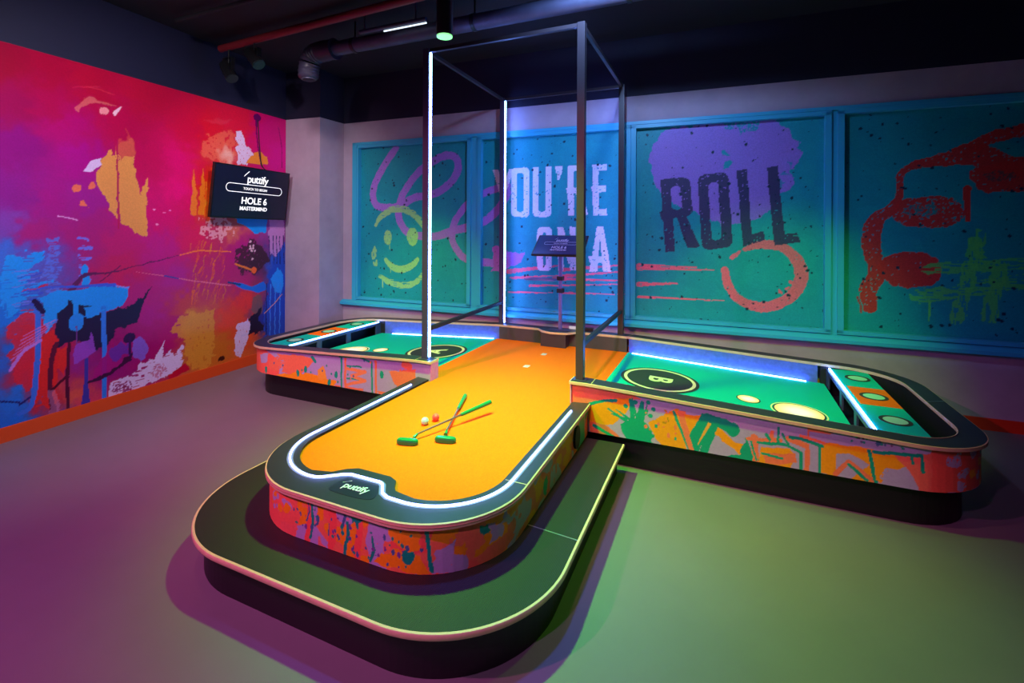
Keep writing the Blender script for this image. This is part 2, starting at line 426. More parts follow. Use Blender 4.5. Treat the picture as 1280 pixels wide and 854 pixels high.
# black mass
cv.poly(LP((68,398),(90,368),(108,380),(130,392),(165,382),(182,366),(178,385),(170,405),(145,412),(140,425),(120,440),(104,428),(84,428),(70,434)), K, .025)
cv.stroke(LP((165,392),(178,375),(190,358)), [.06,.03,.006], K, .008)
cv.stroke(LP((84,372),(104,345),(140,340),(200,325),(225,319)), [.05,.03,.012,.008,.004], (90,20,80), .006, .9, smooth=True)
cv.stroke(LP((225,319),(250,313),(288,315)), .012, (245,120,60), .004)
cv.stroke(LP((125,352),(150,332)), .01, (110,10,80), .004)
# blue bar with drips
cv.poly(LP((42,376),(60,366),(92,362),(118,357),(146,356),(160,358),(160,370),(152,384),(134,389),(118,386),(102,378),(88,376),(72,392),(58,418),(55,408),(54,384)), BL, .018)
cv.stroke(LP((45,361),(90,358),(143,356)), [.01,.02,.03], (60,90,220), .006)
cv.stroke(LP((145,357),(160,360)), .012, (150,140,240), .003)
cv.stroke(LP((94,372),(95,400)), .035, BL, .003); cv.blob(Lp(95,403), .05, .07, (35,140,240), .004); cv.stroke(LP((95,408),(95.5,430)), .008, (120,60,150), .001)
cv.stroke(LP((129,385),(130,440),(130,497)), [.04,.034,.034], (45,125,235), .002)
cv.stroke(LP((46,376),(47,430),(44,480),(38,508),(24,518)), .034, (55,110,225), .004, smooth=True)
cv.stroke(LP((43,377),(53,389)), .035, (30,10,70), .006)
cv.poly(LP((104,385),(122,382),(124,392),(108,398)), BL, .01); cv.stroke(LP((100,398),(130,387)), .01, BL, .004)
for a in range(6): cv.stroke(LP((14+a*3, 450-a*6),(48+a*4, 425-a*5)), .008, (200,120,210), .004, .8)
cv.stroke(LP((12,462),(30,438),(50,425)), .02, (190,120,220), .008)
cv.stroke(LP((0,502),(24,503)), .012, (20,20,110), .002); cv.stroke(LP((24,506),(38,496)), .014, (30,20,110), .003)
# lower: purple, drips
cv.poly(LP((90,440),(96,430),(110,425),(114,416),(120,440),(108,450),(92,454)), (150,70,200), .02, .9)
cv.poly(LP((120,455),(150,425),(165,415),(160,440),(140,465),(112,478)), (170,10,125), .03, .9)
cv.poly(LP((136,440),(150,425),(160,428),(158,445),(140,452)), (95,50,170), .03, .8)
cv.poly(LP((165,425),(178,418),(188,440),(175,452),(164,448)), (130,100,215), .03, .9)
cv.stroke(LP((70,430),(62,460),(62,500),(66,520)), [.03,.03,.03,.045], (90,10,50), .01); cv.stroke(LP((62,490),(84,470)), .022, (80,5,40), .004)
cv.poly(LP((72,440),(82,432),(84,450),(80,470),(72,458)), (225,40,40), .01)
cv.stroke(LP((86,430),(84,470),(84,512)), .022, (80,5,50), .003)
cv.stroke(LP((108,450),(107,480),(107,504)), [.03,.03,.06], (60,50,160), .004)
cv.poly(LP((58,486),(70,488),(72,520),(60,522)), (210,150,200), .02, .5)
cv.blob(Lp(162,422), .05, .04, (40,10,70), .01); cv.stroke(LP((162,422),(162,450)), .02, (50,10,80), .004)
cv.stroke(LP((112,478),(135,468),(160,448),(164,440)), [.03,.03,.03,.01], (60,10,60), .015)
# whites
cv.poly(LP((133,500),(134,488),(150,474),(168,462),(176,452),(184,456),(196,446),(201,434),(204,446),(214,436),(218,444),(229,432),(231,448),(226,460),(205,470),(188,478),(170,488),(150,496)), WH, .03, .97, dry=.16, grain=(.05,.01))
cv.stroke(LP((196,450),(200,438),(206,425)), [.05,.02,.004], WH, .004)
cv.poly(LP((140,486),(158,476),(165,484),(160,492),(145,496)), (120,0,70), .03, .7, dry=.4)
cv.blob(Lp(197,461), .06, .05, (190,80,120), .05, .6, dry=.4)
cv.poly(LP((210,470),(234,452),(236,462),(212,474)), (195,0,50), .01)
# ochre block and greenish yellow
cv.poly(LP((213,412),(222,396),(240,392),(268,386),(268,430),(266,456),(238,464),(230,430),(224,424)), (222,150,50), .03, .85, dry=.12, grain=(.02,.03))
for k in range(60):
    x = random.uniform(236,282); y = random.uniform(300,370)
    cv.stroke(LP((x, y),(x-random.uniform(2,6), y+random.uniform(8,22))), [.015,.003], random.choice([(235,110,50),(225,80,70),(220,130,50),(190,20,110)]), .015, .65)
cv.stroke(LP((170,340),(205,345),(240,351),(288,357)), [.004,.008,.01,.012], (225,110,140), .002); cv.stroke(LP((205,345),(222,348)), .014, (60,60,150), .002)
# right part around the screen
cv.poly(LP((252,150),(275,148),(290,150),(276,156)), (225,60,80), .02, .5)
cv.poly(LP((258,170),(292,165),(296,190),(290,205),(262,200),(254,190)), (240,110,80), .04, .7, dry=.2, grain=(.02,.02))
cv.blob(Lp(285,195), .14, .12, (250,190,180), .05, .8, soft=.8)
cv.poly(LP((294,162),(303,160),(305,176),(313,186),(318,195),(310,206),(298,205),(296,185)), (235,210,245), .03, .95, dry=.12)
cv.poly(LP((312,196),(322,190),(334,196),(334,206),(308,204)), (245,140,50), .015)
cv.stroke(LP((322,145),(320,160),(323,190),(327,208)), [.05,.018,.016,.016], (110,0,90), .004, smooth=True); cv.blob(Lp(321,147), .045, .04, (100,0,90), .01)
cv.stroke(LP((348,160),(352,185),(352,210)), .01, (150,0,90), .004)
for p in ((242,238),(252,232),(258,250)): cv.poly(LP((p[0]-4,268),(p[0],p[1]-25),(p[0]+4,p[1]),(p[0]+4,270)), (240,140,35), .015, .8)
cv.poly(LP((258,240),(270,200),(268,270),(256,280)), (235,70,20), .03, .7)
cv.blob(Lp(272,285), .16, .1, (245,180,190), .08, .75, dry=.35, grain=(.02,.02))
cv.poly(LP((288,268),(310,264),(334,270),(332,290),(318,293),(306,282),(298,278)), (20,150,245), .015)
cv.poly(LP((336,275),(356,272),(356,300),(345,320),(336,318)), (215,150,210), .03, .8)
cv.poly(LP((292,310),(320,300),(332,315),(336,330),(318,345),(300,338)), (60,25,45), .05, .8, dry=.2, grain=(.02,.02))
cv.stroke(LP((294,330),(308,335),(316,338)), .02, (240,120,50), .005); cv.blob(Lp(317,338), .035, .035, (250,100,50), .004)
for k in range(9): cv.blob(Lp(random.uniform(312,326), random.uniform(302,325)), .014, .012, (245,190,210), .01)
cv.poly(LP((285,352),(300,354),(315,358),(330,352),(334,362),(322,366),(306,362)), (25,110,220), .01)
cv.stroke(LP((285,353),(300,356)), .02, (20,60,120), .004)
cv.poly(LP((336,340),(344,320),(357,300),(357,420),(330,420),(330,390),(334,365)), (25,75,190), .03, .9)
cv.poly(LP((338,348),(346,335),(352,338),(354,355),(350,366),(342,366)), (30,150,245), .02)
for x in (341,345,349,336,354): cv.stroke(LP((x,295),(x+1,330)), .01, (20,20,90), .006)
for x in (333,338,344,350): cv.stroke(LP((x,355),(x-1,418)), .014, random.choice([(15,30,110),(60,140,240)]), .008)
cv.stroke(LP((330,392),(342,380),(352,368)), .008, (230,160,120), .002)
cv.poly(LP((316,372),(326,368),(328,388),(320,400),(315,392)), (120,90,90), .02, .8)
cv.poly(LP((312,398),(326,384),(324,400),(330,412),(318,418),(310,412)), (25,15,50), .025)
cv.stroke(LP((302,420),(320,414)), .02, (50,10,40), .006)
cv.poly(LP((296,408),(310,398),(312,410),(308,425),(304,440),(300,446),(293,442),(292,424)), WH, .02, .95, dry=.08)
for p in ((192,262),(196,281),(205,266),(212,263)): cv.blob(Lp(*p), .012, .006, (240,150,200), .004)
cv.blob(Lp(277,449), .03, .025, (70,20,10), .02)
paint_gloss = paint_mat('printed_mural', .38, .35)
def fleft(X, Z):
    p = np.stack([LA.x+ld.x*X+ln.x*.004, LA.y+ld.y*X+ln.y*.004, Z], -1); return p
mu = cv.mesh('wall_mural', fleft, paint_gloss)
tag(mu, 'pink and blue abstract paint-splash mural covering the left wall', 'mural')

# ---- back windows ----------------------------------------------------------
OFFP = -.05
def Bp(u, v): return back(u, v, 0.0)
def BP(*pts): return [back(u, v, 0.0) for u, v in pts]
BASE = (20, 146, 162)
cb = Canvas(S0w+.05, S1w-.05, ZF0-.02, ZF1-.03, .0078, BASE)
cb.put(cb.noise(.25, .25) > .55, (16, 128, 150), .25); cb.put(cb.noise(.06, .06) > .6, (30, 158, 166), .2)
PU = (168, 108, 205); LI = (150, 200, 130); PK = (240, 100, 130); RD = (215, 50, 50); GR = (90, 200, 100); VI = (150, 110, 205)
# pink loops
cb.stroke(BP((492,184),(478,205),(466,228),(463,245),(470,258),(495,258),(515,247),(545,240),(565,222),(570,205),(563,194),(545,197),(520,215),(502,240),(495,260),(498,280),(512,293),(540,296),(565,288),(592,282),(612,270),(625,255),(632,240)), .09, PU, .005, .95, smooth=True, dry=.06)
cb.stroke(BP((632,232),(610,238),(585,252),(567,275),(562,295),(568,312),(580,324),(600,328),(618,330)), .08, PU, .005, .95, smooth=True, dry=.06)
cb.poly(BP((614,310),(628,308),(632,315),(655,317),(648,328),(636,334),(625,341),(612,341),(614,330)), PU, .02)
# smiley
cb.stroke(BP((466,282),(476,268),(492,261),(508,264),(522,276),(531,292)), [.04,.075,.08,.08,.07,.04], LI, .007, .95, smooth=True, dry=.22, grain=(.06,.008))
cb.stroke(BP((466,309),(464,318),(466,330)), .065, LI, .006, .9, dry=.4, grain=(.02,.03))
cb.stroke(BP((472,346),(484,353),(500,357),(514,355),(524,346),(531,336)), [.04,.07,.07,.07,.06,.04], LI, .007, .95, smooth=True, dry=.25, grain=(.06,.008))
cb.stroke(BP((526,310),(530,322)), .04, LI, .02, .6, dry=.5)
cb.blob(Bp(481.5,297), .055, .085, LI, .004, .95, dry=.15); cb.blob(Bp(512.5,296), .075, .105, LI, .004, .95, dry=.15)
cb.stroke(BP((479,325),(487,334),(500,337),(512,332),(519,325)), [.05,.075,.085,.075,.05], LI, .004, .95, smooth=True, dry=.1)
cb.stroke(BP((484,300),(484,312)), .008, LI, .003); cb.stroke(BP((475,350),(475,360)), .012, LI, .003); cb.stroke(BP((485,330),(485,341)), .01, LI, .003)
# pink speed lines
def lines(L, col):
    for (a, b, w) in L: cb.stroke(BP(*([a] if False else (a, b))), [w*.4, w] if a[0] > b[0] else [w, w*.25], col, .003, .95, dry=.1, grain=(.08,.006))
lines([((633,340),(700,332),.05),((700,338),(775,332),.04),((636,348),(700,345),.03),((700,346),(778,340),.035),((690,349),(780,352),.03),((634,366),(690,367),.02),((660,358),(780,356),.022),((700,367),(780,369),.02),
       ((797,333),(870,335),.045),((797,336),(892,338),.035),((797,356),(846,355),.045),((797,372),(905,377),.022)], PK)
# lilac cloud behind ROLL
pts = BP((812,190),(825,165),(850,158),(870,155),(905,152),(940,148),(975,150),(992,165),(1003,188),(1000,205),(990,212),(992,230),(978,245),(965,262),(950,272),(930,278),(905,283),(880,272),(862,264),(840,252),(822,235),(813,215))
cb.poly(pts, VI, .025); cb.poly(BP((905,150),(950,148),(948,160),(925,164),(910,160)), BASE, .03, .9, dry=.35)
for p in ((907,190),(908,205)): cb.blob(Bp(*p), .03, .035, BASE, .03)
cb.stroke(BP((990,205),(975,225),(965,250)), .05, BASE, .04, .6, dry=.45, grain=(.03,.03))
# pink ring
cb.stroke(BP((915,322),(925,315)), [.05,.03], PK, .015)
cb.stroke(BP((932,312),(950,306),(975,308),(995,322),(1003,342),(998,362),(984,376),(960,385),(938,382),(920,372),(910,355),(906,338)), [.04,.07,.08,.09,.1,.095,.09,.09,.08,.075,.07,.06], (245,95,120), .005, .95, smooth=True, dry=.05)
for k in range(8): cb.blob(Bp(random.uniform(974,998), random.uniform(352,372)), .015, .015, (240,95,120), .02)
# red loops
cb.stroke(BP((1090,385),(1088,365),(1100,340),(1094,320),(1092,295),(1100,272),(1120,258),(1128,240),(1128,222),(1142,208),(1165,202),(1185,198),(1210,192),(1235,196),(1262,206),(1290,210)), [.1,.12,.12,.13,.13,.11,.08,.05,.05,.06,.08,.10,.15,.17,.16,.16], RD, .010, .95, smooth=True, dry=.16)
cb.blob(Bp(1162,265), .235, .13, RD, .016, .95, dry=.22); cb.blob(Bp(1157,263), .13, .05, BASE, .02, .7, dry=.45)
cb.blob(Bp(1140,338), .21, .15, RD, .016, .95, dry=.08)
cb.poly(BP((1215,215),(1230,205),(1290,200),(1290,238),(1250,240),(1225,238)), RD, .016, .95, dry=.12)
cb.poly(BP((1235,215),(1262,212),(1275,222),(1245,228)), (60,80,90), .03, .6, dry=.4)
cb.stroke(BP((1222,182),(1245,170),(1290,160)), .09, RD, .010, .95, dry=.15); cb.stroke(BP((1213,235),(1214,275)), [.05,.03], RD, .004)
cb.stroke(BP((1074,372),(1080,392)), .015, RD, .01, .8)
# green hash
for a, b, w in (((1164,337),(1290,330),.09),((1152,372),(1290,352),.11),((1228,295),(1200,400),.1),((1256,335),(1240,398),.1),((1222,300),(1236,330),.07)):
    cb.stroke(BP(a, b), w, GR, .012, .85, dry=.38, grain=(.05,.01) if abs(a[1]-b[1]) < 40 else (.01,.05))
cb.stroke(BP((1165,375),(1165,402)), .01, GR, .003)
# lettering
def glyph(name, quad, col, sw, rough=.003, dry=.1):
    """a condensed slab letter set into the quad TL, TR, BR, BL (wall coordinates)"""
    TL, TR, BR, BL_ = [np.array(Bp(*q)) for q in quad]
    def P(x, y): t = TL+(TR-TL)*x; b = BL_+(BR-BL_)*x; return tuple(t+(b-t)*y)
    w = np.linalg.norm(TR-TL); h = np.linalg.norm(BL_-TL); e = sw/w/2; g = sw/h/2
    m = np.zeros(cb.X.shape, bool)
    def pl(*pts):
        nonlocal m; m = m | cb.polymask([P(*p) for p in pts], rough)
    def ring(x0, x1, y0, y1, open_top=False):
        nonlocal m
        def rr(a0, a1, b0, b1, rx, ry):
            o = []
            for cx, cy, s in ((a1-rx, b0+ry, -90), (a1-rx, b1-ry, 0), (a0+rx, b1-ry, 90), (a0+rx, b0+ry, 180)):
                for k in range(7):
                    t = R(s+15*k); o.append((cx+rx*math.cos(t), cy+ry*math.sin(t)))
            return o
        O = cb.polymask([P(*p) for p in rr(x0, x1, y0, y1, min(.5*(x1-x0), 1.5*e), min(.5*(y1-y0), 1.5*g*1.0))], rough)
        I = cb.polymask([P(*p) for p in rr(x0+2*e, x1-2*e, y0+1.8*g, y1-1.8*g, max(.03, (x1-x0-4*e)*.5), g*.7)], rough)
        r = O & ~I; return r
    if name == 'O': m |= ring(0, 1, 0, 1)
    if name == 'U':
        r = ring(0, 1, -.25, 1)
        top = cb.polymask([P(-.1, 0), P(1.1, 0), P(1.1, 1.1), P(-.1, 1.1)], 0); m |= r & top
    if name == 'Y':
        pl((0,0),(2*e,0),(.5+.1,.42),(.5-.2,.5)); pl((1,0),(1-2*e,0),(.4,.42),(.7,.5)); pl((.5-e,.4),(.5+e,.4),(.5+e,1),(.5-e,1))
    if name == 'R':
        m |= ring(0, 1, 0, .55); pl((0,0),(2*e,0),(2*e,1),(0,1)); pl((-.1,.44),(.3,.46),(.3,.54),(-.04,.56)); pl((.5-e*.4,.5),(.5+1.5*e,.5),(1.12,.97),(.98,1),(1-1.7*e,.98))
    if name == 'E':
        pl((0,0),(2*e,0),(2*e,1),(0,1)); pl((0,0),(1,0),(.97,2.2*g),(0,2*g)); pl((-.14,.43),(.9,.42),(.9,.42+2*g),(-.02,.5+g)); pl((0,1-2*g),(.97,1-2.2*g),(1,1),(0,1))
    if name == 'L':
        pl((0,0),(2*e,0),(2*e,1),(0,1)); pl((0,1-2*g),(.9,1-2*g),(1,1),(0,1))
    if name == 'N':
        pl((0,0),(2*e,0),(2*e,1),(0,1)); pl((1-2*e,0),(1,0),(1,1),(1-2*e,1)); pl((0,0),(2*e,0),(1,1),(1-2*e,1))
    if name == 'A':
        pl((.5-e,0),(.5+e,0),(1,1),(1-2*e,1),(.5,.2),(2*e,1),(0,1)); pl((-.12,.66),(.85,.66),(.85,.8),(.02,.8))
    if name == "'":
        pl((0,0),(1,0),(1,.45),(.55,1),(.15,1),(.3,.5),(0,.5))
    if dry: m = m & ((cb.noise(.013,.013) > dry*1.6) | (cb.noise(.12,.12) > .55))
    cb.put(m, col, .96)
WT = (232, 212, 238)
def q1(x0, x1, y0, y1, dy=0.0): return [(x0, y0+dy), (x1, y0), (x1, y1), (x0, y1+dy*.3)]
glyph('Y', [(613.5,211.5),(641,210),(633,270.5),(617.5,270.5)], WT, .061)
glyph('O', [(637,209.5),(659.5,208.5),(659.5,271.5),(637,271)], WT, .061)
glyph('U', [(664,208.5),(687.5,207.5),(687.5,271),(664,271)], WT, .061)
glyph("'", [(692,207.5),(701.5,207),(700,224.5),(694,224.5)], WT, .06)
glyph('R', [(708,206.5),(729,205.5),(731,269.5),(708.5,270)], WT, .06)
glyph('E', [(739,205),(757.5,204),(758,269),(740,269.5)], WT, .06)
glyph('O', [(669.5,284),(688,283.5),(688,339),(669.5,339)], WT, .062)
glyph('N', [(695,284),(718,283.5),(719,339),(696,339)], WT, .06)
glyph('A', [(739,283),(759,283),(763,340),(735,340)], WT, .06)
DK = (58, 52, 92)
glyph('R', [(825,224),(862,220),(870,311),(831,316)], DK, .086, .004, .08)
glyph('O', [(871.5,218.5),(910,214),(917,309),(877.5,314)], DK, .088, .004, .08)
glyph('L', [(921,213),(952,207),(957.5,300),(929.5,309)], DK, .086, .004, .08)
glyph('L', [(959.5,208.5),(992,203),(1002,303),(968.5,307)], DK, .086, .004, .08)
# specks
for k in range(750):
    x = random.uniform(S0w, S1w); z = random.uniform(ZF0, ZF1); r = random.choice([.004,.005,.006,.009,.013])
    cb.blob((x, z), r, r, (12, 45, 70), .006)
WIN = [(.225, 1.69), (1.86, 3.40), (3.495, 5.04), (5.175, 6.72)]
panel_mat = paint_mat('printed_window_film', .5, .35, fine=.12)
for i, (a, b) in enumerate(WIN):
    w = empty(f'window_{i+1}', P_back((a+b)/2, ZF0)); tag(w, kind='structure')
    i0 = int((a-.01-cb.s0)/(cb.s1-cb.s0)*(cb.nx-1)); i1 = int((b+.01-cb.s0)/(cb.s1-cb.s0)*(cb.nx-1))+1
    sub = Canvas.__new__(Canvas); sub.X = cb.X[:, i0:i1]; sub.Z = cb.Z[:, i0:i1]; sub.a = cb.a[:, i0:i1]; sub.ny, sub.nx = sub.X.shape
    sub.mesh('printed_panel', lambda X, Z: np.stack([BA.x+bd.x*X+bn.x*OFFP, BA.y+bd.y*X+bn.y*OFFP, Z], -1), panel_mat, w)
    # casement: four bars, outer lip proud of the panel
    bm = nb()
    for (s0, s1, z0, z1, o) in ((a-.045, a+.0, ZF0-.01, 2.49, .006), (b, b+.045, ZF0-.01, 2.49, .006), (a-.045, b+.045, 2.465, 2.505, .006), (a-.045, b+.045, ZF0-.02, ZF0+.012, .006)):
        bq(bm, s0, s1, z0, z1, o, -.07)
    obj('casement', bm, M['cyan'], w)
# outer frame and mullions
bm = nb(); bq(bm, S0w, S1w, 2.5, ZF1, .012, -.09); bq(bm, S0w, .20, ZS, ZF1, .012, -.09); bq(bm, 6.765, S1w, ZS, ZF1, .012, -.09)
for a, b in ((1.735, 1.815), (3.43, 3.465), (5.085, 5.13)): bq(bm, a, b, ZS+.03, 2.5, -.012, -.09)
struct('trim_1', bm, M['cyan'])
# sill: sloped top, nosing
bm = nb()
prof = [(.055, ZS), (.055, ZS+.028), (.03, ZS+.045), (-.09, ZF0+.004), (-.09, ZS)]
va = [bm.verts.new(P_back(-.02, z, o)) for o, z in prof]; vb = [bm.verts.new(P_back(S1w+.05, z, o)) for o, z in prof]
for i in range(5): bm.faces.new((va[i], va[(i+1) % 5], vb[(i+1) % 5], vb[i]))
bm.faces.new(va); bm.faces.new(vb[::-1])
struct('trim_2', bm, M['cyan'])

# ================================================================ game table
XC = -1.435
XL, XR, YF, YR, RR = -4.10, 1.275, 2.985, 4.555, .42
SL, SR = -1.97, -.905              # ends of the two wing rails at the throat
def dwing(x): return max(0.0, x-(-.77), (-2.10)-x)
def zr(x, y=0): return .52-.0455*dwing(x)
def zt(x, y=0): return .374-.054*min(dwing(x), 1.55)
RW = .11
outer = resample([(SR, YF)]+[(XR-RR, YF)]+arc(XR-RR, YF+RR, RR, -90, 0)+arc(XR-RR, YR-RR, RR, 0, 90)+[(-.77, YR), (-2.10, YR)]+arc(XL+RR, YR-RR, RR, 90, 180)+arc(XL+RR, YF+RR, RR, 180, 270)+[(SL, YF)], .06)
# path runs counter-clockwise, so its right-hand side faces outward
T = empty('mini_golf_table', (XC, 3.2, 0))
tag(T, 'large cross-shaped mini golf table with orange and teal turf and graffiti-print sides', 'game table')
TP = T
def sw(name, path, prof, zf, m, closed=False, parent=T, smooth=True):
    return obj(name, sweep(path, prof, zf, closed), m, parent, smooth)
sw('wing_rail', outer, [(0, 0), (-RW, 0), (-RW, -.018), (0, -.018)], zr, M['black'])
sw('rail_edge', outer, [(.0045, -.0015), (.0002, 0.0), (.0002, -.020), (.0045, -.0185)], zr, M['wood'])
inner_path = offset(outer, -RW)
sw('rail_edge', inner_path, [(-.004, -.001), (-.0002, 0.0), (-.0002, -.022), (-.004, -.021)], zr, M['wood'])
# rail ends across the throat
for x, sg in ((SR, -1), (SL, 1)):
    bm = nb(); box(bm, *sorted((x, x+sg*.004)), YF, YF+RW, .50, .5195); obj('rail_edge', bm, M['wood'], T)
# rear tab carrying the screen post
tab = [(-1.68, YR-RW+.005), (-1.60, YR-RW-.085), (-1.50, YR-RW-.125), (-1.35, YR-RW-.095), (-1.27, YR-RW+.005)]
obj('post_tab', prism([tab], .502, .5205), M['black'], T)
sw('rail_edge', offset(tab, 0), [(.004, .5195), (.0002, .5205), (.0002, .50), (.004, .501)], lambda x, y: 0, M['wood'])
bm = nb(); box(bm, -1.61, -1.36, 4.34, 4.45, .37, .502, .002); obj('post_box', bm, mat('dark_brown_box', rgb(58, 50, 55), .5), T)

# inner cushions (between turf and rail)
dgrey = mat('dark_grey_board', rgb(72, 66, 66), .55, noise=.1)
def zband(path, lo, hi, m, name):
    bm = nb(); a = []; b = []; c = []; d = []
    ip = offset(path, .014)
    for (x, y), (x2, y2) in zip(path, ip):
        a.append(bm.verts.new((x, y, lo(x)))); b.append(bm.verts.new((x, y, hi(x)))); c.append(bm.verts.new((x2, y2, hi(x)))); d.append(bm.verts.new((x2, y2, lo(x))))
    for i in range(len(path)-1):
        for p, q in ((a, b), (b, c), (c, d), (d, a)): bm.faces.new((p[i], p[i+1], q[i+1], q[i]))
    bm.faces.new((a[0], b[0], c[0], d[0])); bm.faces.new((a[-1], d[-1], c[-1], b[-1]))
    return obj(name, bm, m, T, False)
ip2 = offset(outer, -RW-.001)
def part_between(path, xa, xb, rear=None):
    return [p for p in path if xa <= p[0] <= xb and (rear is None or (p[1] > 3.8) == rear)]
lo_ = lambda x: zt(x)-.004; hi_ = lambda x: zr(x)-.019
ip2 = resample(ip2, .02)
zband(part_between(ip2, -.80, .70, True), lo_, hi_, M['inner'], 'rear_cushion')
zband(part_between(ip2, -3.55, -2.10, True), lo_, hi_, M['inner'], 'rear_cushion')
zband(part_between(ip2, -2.10, -.80, True), lo_, hi_, dgrey, 'rear_cushion')
zband(part_between(ip2, -.90, .70, False), lo_, hi_, M['inner'], 'front_cushion')
zband(part_between(ip2, -3.55, -1.97, False), lo_, hi_, M['inner'], 'front_cushion')
for k, cond in enumerate((lambda p: p[0] >= .69, lambda p: p[0] <= -3.54)):
    zband([p for p in ip2 if cond(p)], lambda x: .215, hi_, M['dark_inner'], 'pit_wall')
# LED strips at the foot of the rear cushions
for a, b in ((-.755, .60), (-3.42, -2.15)):
    n = 24; pth = [(a+(b-a)*i/n, YR-RW-.004) for i in range(n+1)][::-1]
    sw('led_strip', pth, [(-.022, .002), (-.029, .002), (-.029, .009), (-.022, .009)], zt, M['led_wing'])
# turf
def turf(name, pts, m, zf, dz=0.0, th=.012):
    return obj(name, prism([resample(pts+[pts[0]], .08)[:-1]], -th, 0, lambda x, y: zf(x, y)+dz), m, T)
XW = .725; XWL = -3.595
turf('teal_turf', [(-.798, YF+RW-.01), (XW, YF+RW-.01), (XW, YR-RW+.01), (-.798, YR-RW+.01)], M['teal'], zt)
turf('teal_turf', [(XWL, YF+RW-.01), (-2.12, YF+RW-.01), (-2.12, YR-RW+.01), (XWL, YR-RW+.01)], M['teal'], zt)
# pit floors
obj('pit_floor', prism([[(.70, 3.10)]+[p for p in inner_path if p[0] > .70]+[(.70, 4.44)]], .20, .215), M['dark_inner'], T)
obj('pit_floor', prism([[(-3.56, 4.44)]+[p for p in inner_path if p[0] < -3.56]+[(-3.56, 3.10)]], .20, .215), M['dark_inner'], T)
# scoring trays
def tray(x0, x1, face, sg):
    z = .418
    ys = [3.10, 3.605, 3.98, 4.445]
    bm = nb(); box(bm, min(x0, x1), max(x0, x1), 3.095, 4.45, z-.02, z); t = obj('scoring_tray', bm, M['teal'], T)
    bm = nb(); box(bm, min(x0+sg*.035, x1), max(x0+sg*.035, x1), ys[1]+.02, ys[2]+.02, z, z+.0015); obj('orange_section', bm, M['orange'], t)
    for (yc, rr) in ((3.37, .062), (3.80, .062), (4.22, .062)):
        c = (x0+sg*.145, yc+.01)
        obj('target_ring', prism([arc(c[0], c[1], rr*1.25, 0, 352, 40), arc(c[0], c[1], rr*.95, 0, 352, 40)], z+.0015, z+.003), M['darkgreen'], t)
        o = obj('target_disc', prism([arc(c[0], c[1], rr*.93, 0, 352, 40)], z+.0015, z+.0028), M['mint'], t)
    bm = nb(); box(bm, *sorted((x0, x0+sg*.010)), 3.12, 4.43, z-.002, z+.007); obj('led_strip', bm, M['led_wing'], t)
    # slotted front face with ball openings
    bm = nb(); xs = sorted((x0-sg*.014, x0-sg*.002))
    box(bm, xs[0], xs[1], 3.10, 4.445, z-.030, z-.004)
    for a, b in ((3.10, 3.16), (3.50, 3.56), (3.90, 3.96), (4.36, 4.445)): box(bm, xs[0], xs[1], a, b, .275, z-.03)
    obj('slotted_face', bm, mat('blue_grey_metal', rgb(80, 90, 125), .35, metal=.4), t)
    bm = nb(); box(bm, *sorted((x0+sg*.10, x0+sg*.11)), 3.10, 4.44, .22, z-.021); obj('tray_backing', bm, M['dark_inner'], t)
tray(.752, 1.0, .72, 1); tray(-3.62, -3.87, -3.59, -1)
# printed circles and lit targets on the wings
def disc(name, x, y, r, m, dz, ri=0.0, parent=T, th=.0012):
    loops = [arc(x, y, r, 0, 354, 59)]
    if ri: loops.append(arc(x, y, ri, 0, 354, 59))
    return obj(name, prism(loops, dz-th, dz, zt), m, parent)
def text_mesh(s, size, m, name, parent, M4, off=0.0, ext=.0008, align='CENTER', shear=0.0, spacing=1.0):
    cu = bpy.data.curves.new('t', 'FONT'); cu.body = s; cu.size = size; cu.offset = off; cu.extrude = ext; cu.align_x = align; cu.align_y = 'CENTER'; cu.shear = shear; cu.space_character = spacing
    o = bpy.data.objects.new('t', cu); C.objects.link(o); bpy.context.view_layer.update()
    me = bpy.data.meshes.new_from_object(o.evaluated_get(bpy.context.evaluated_depsgraph_get()))
    bpy.data.objects.remove(o); me.transform(M4)
    return link(name, me, m, parent)
for cx, ch in ((-.445, 'B'), (-2.44, 'A')):
    cy = 3.80
    d = disc('printed_circle', cx, cy, .285, M['darkgreen'], .0015)
    disc('printed_ring', cx, cy, .262, M['cream'], .0022, .238, d)
    ang = R(-90) if ch == 'B' else R(90)
    tilt = -.054 if cx > -1 else .054
    text_mesh(ch, .235, M['cream'], 'printed_letter', d, Matrix.Translation((cx, cy, zt(cx)+.0022)) @ Matrix.Rotation(-math.atan(tilt), 4, 'Y') @ Matrix.Rotation(ang, 4, 'Z'), off=.006, ext=.001)
for cx, r in ((.16, .068), (-3.02, .068)):
    d = disc('target_light', cx, 3.72, r, M['glow'], .002); disc('target_ring', cx, 3.72, r*1.12, M['darkgreen'], .0012, r*1.0, d)
for cx, r in ((.455, .142), (-3.30, .142)):
    d = disc('target_light', cx, 3.64, r, M['glow'], .002); disc('target_ring', cx, 3.64, r*1.06, M['darkgreen'], .0014, r, d); disc('target_ring', cx, 3.64, r*1.16, M['cream'], .0012, r*1.10, d)

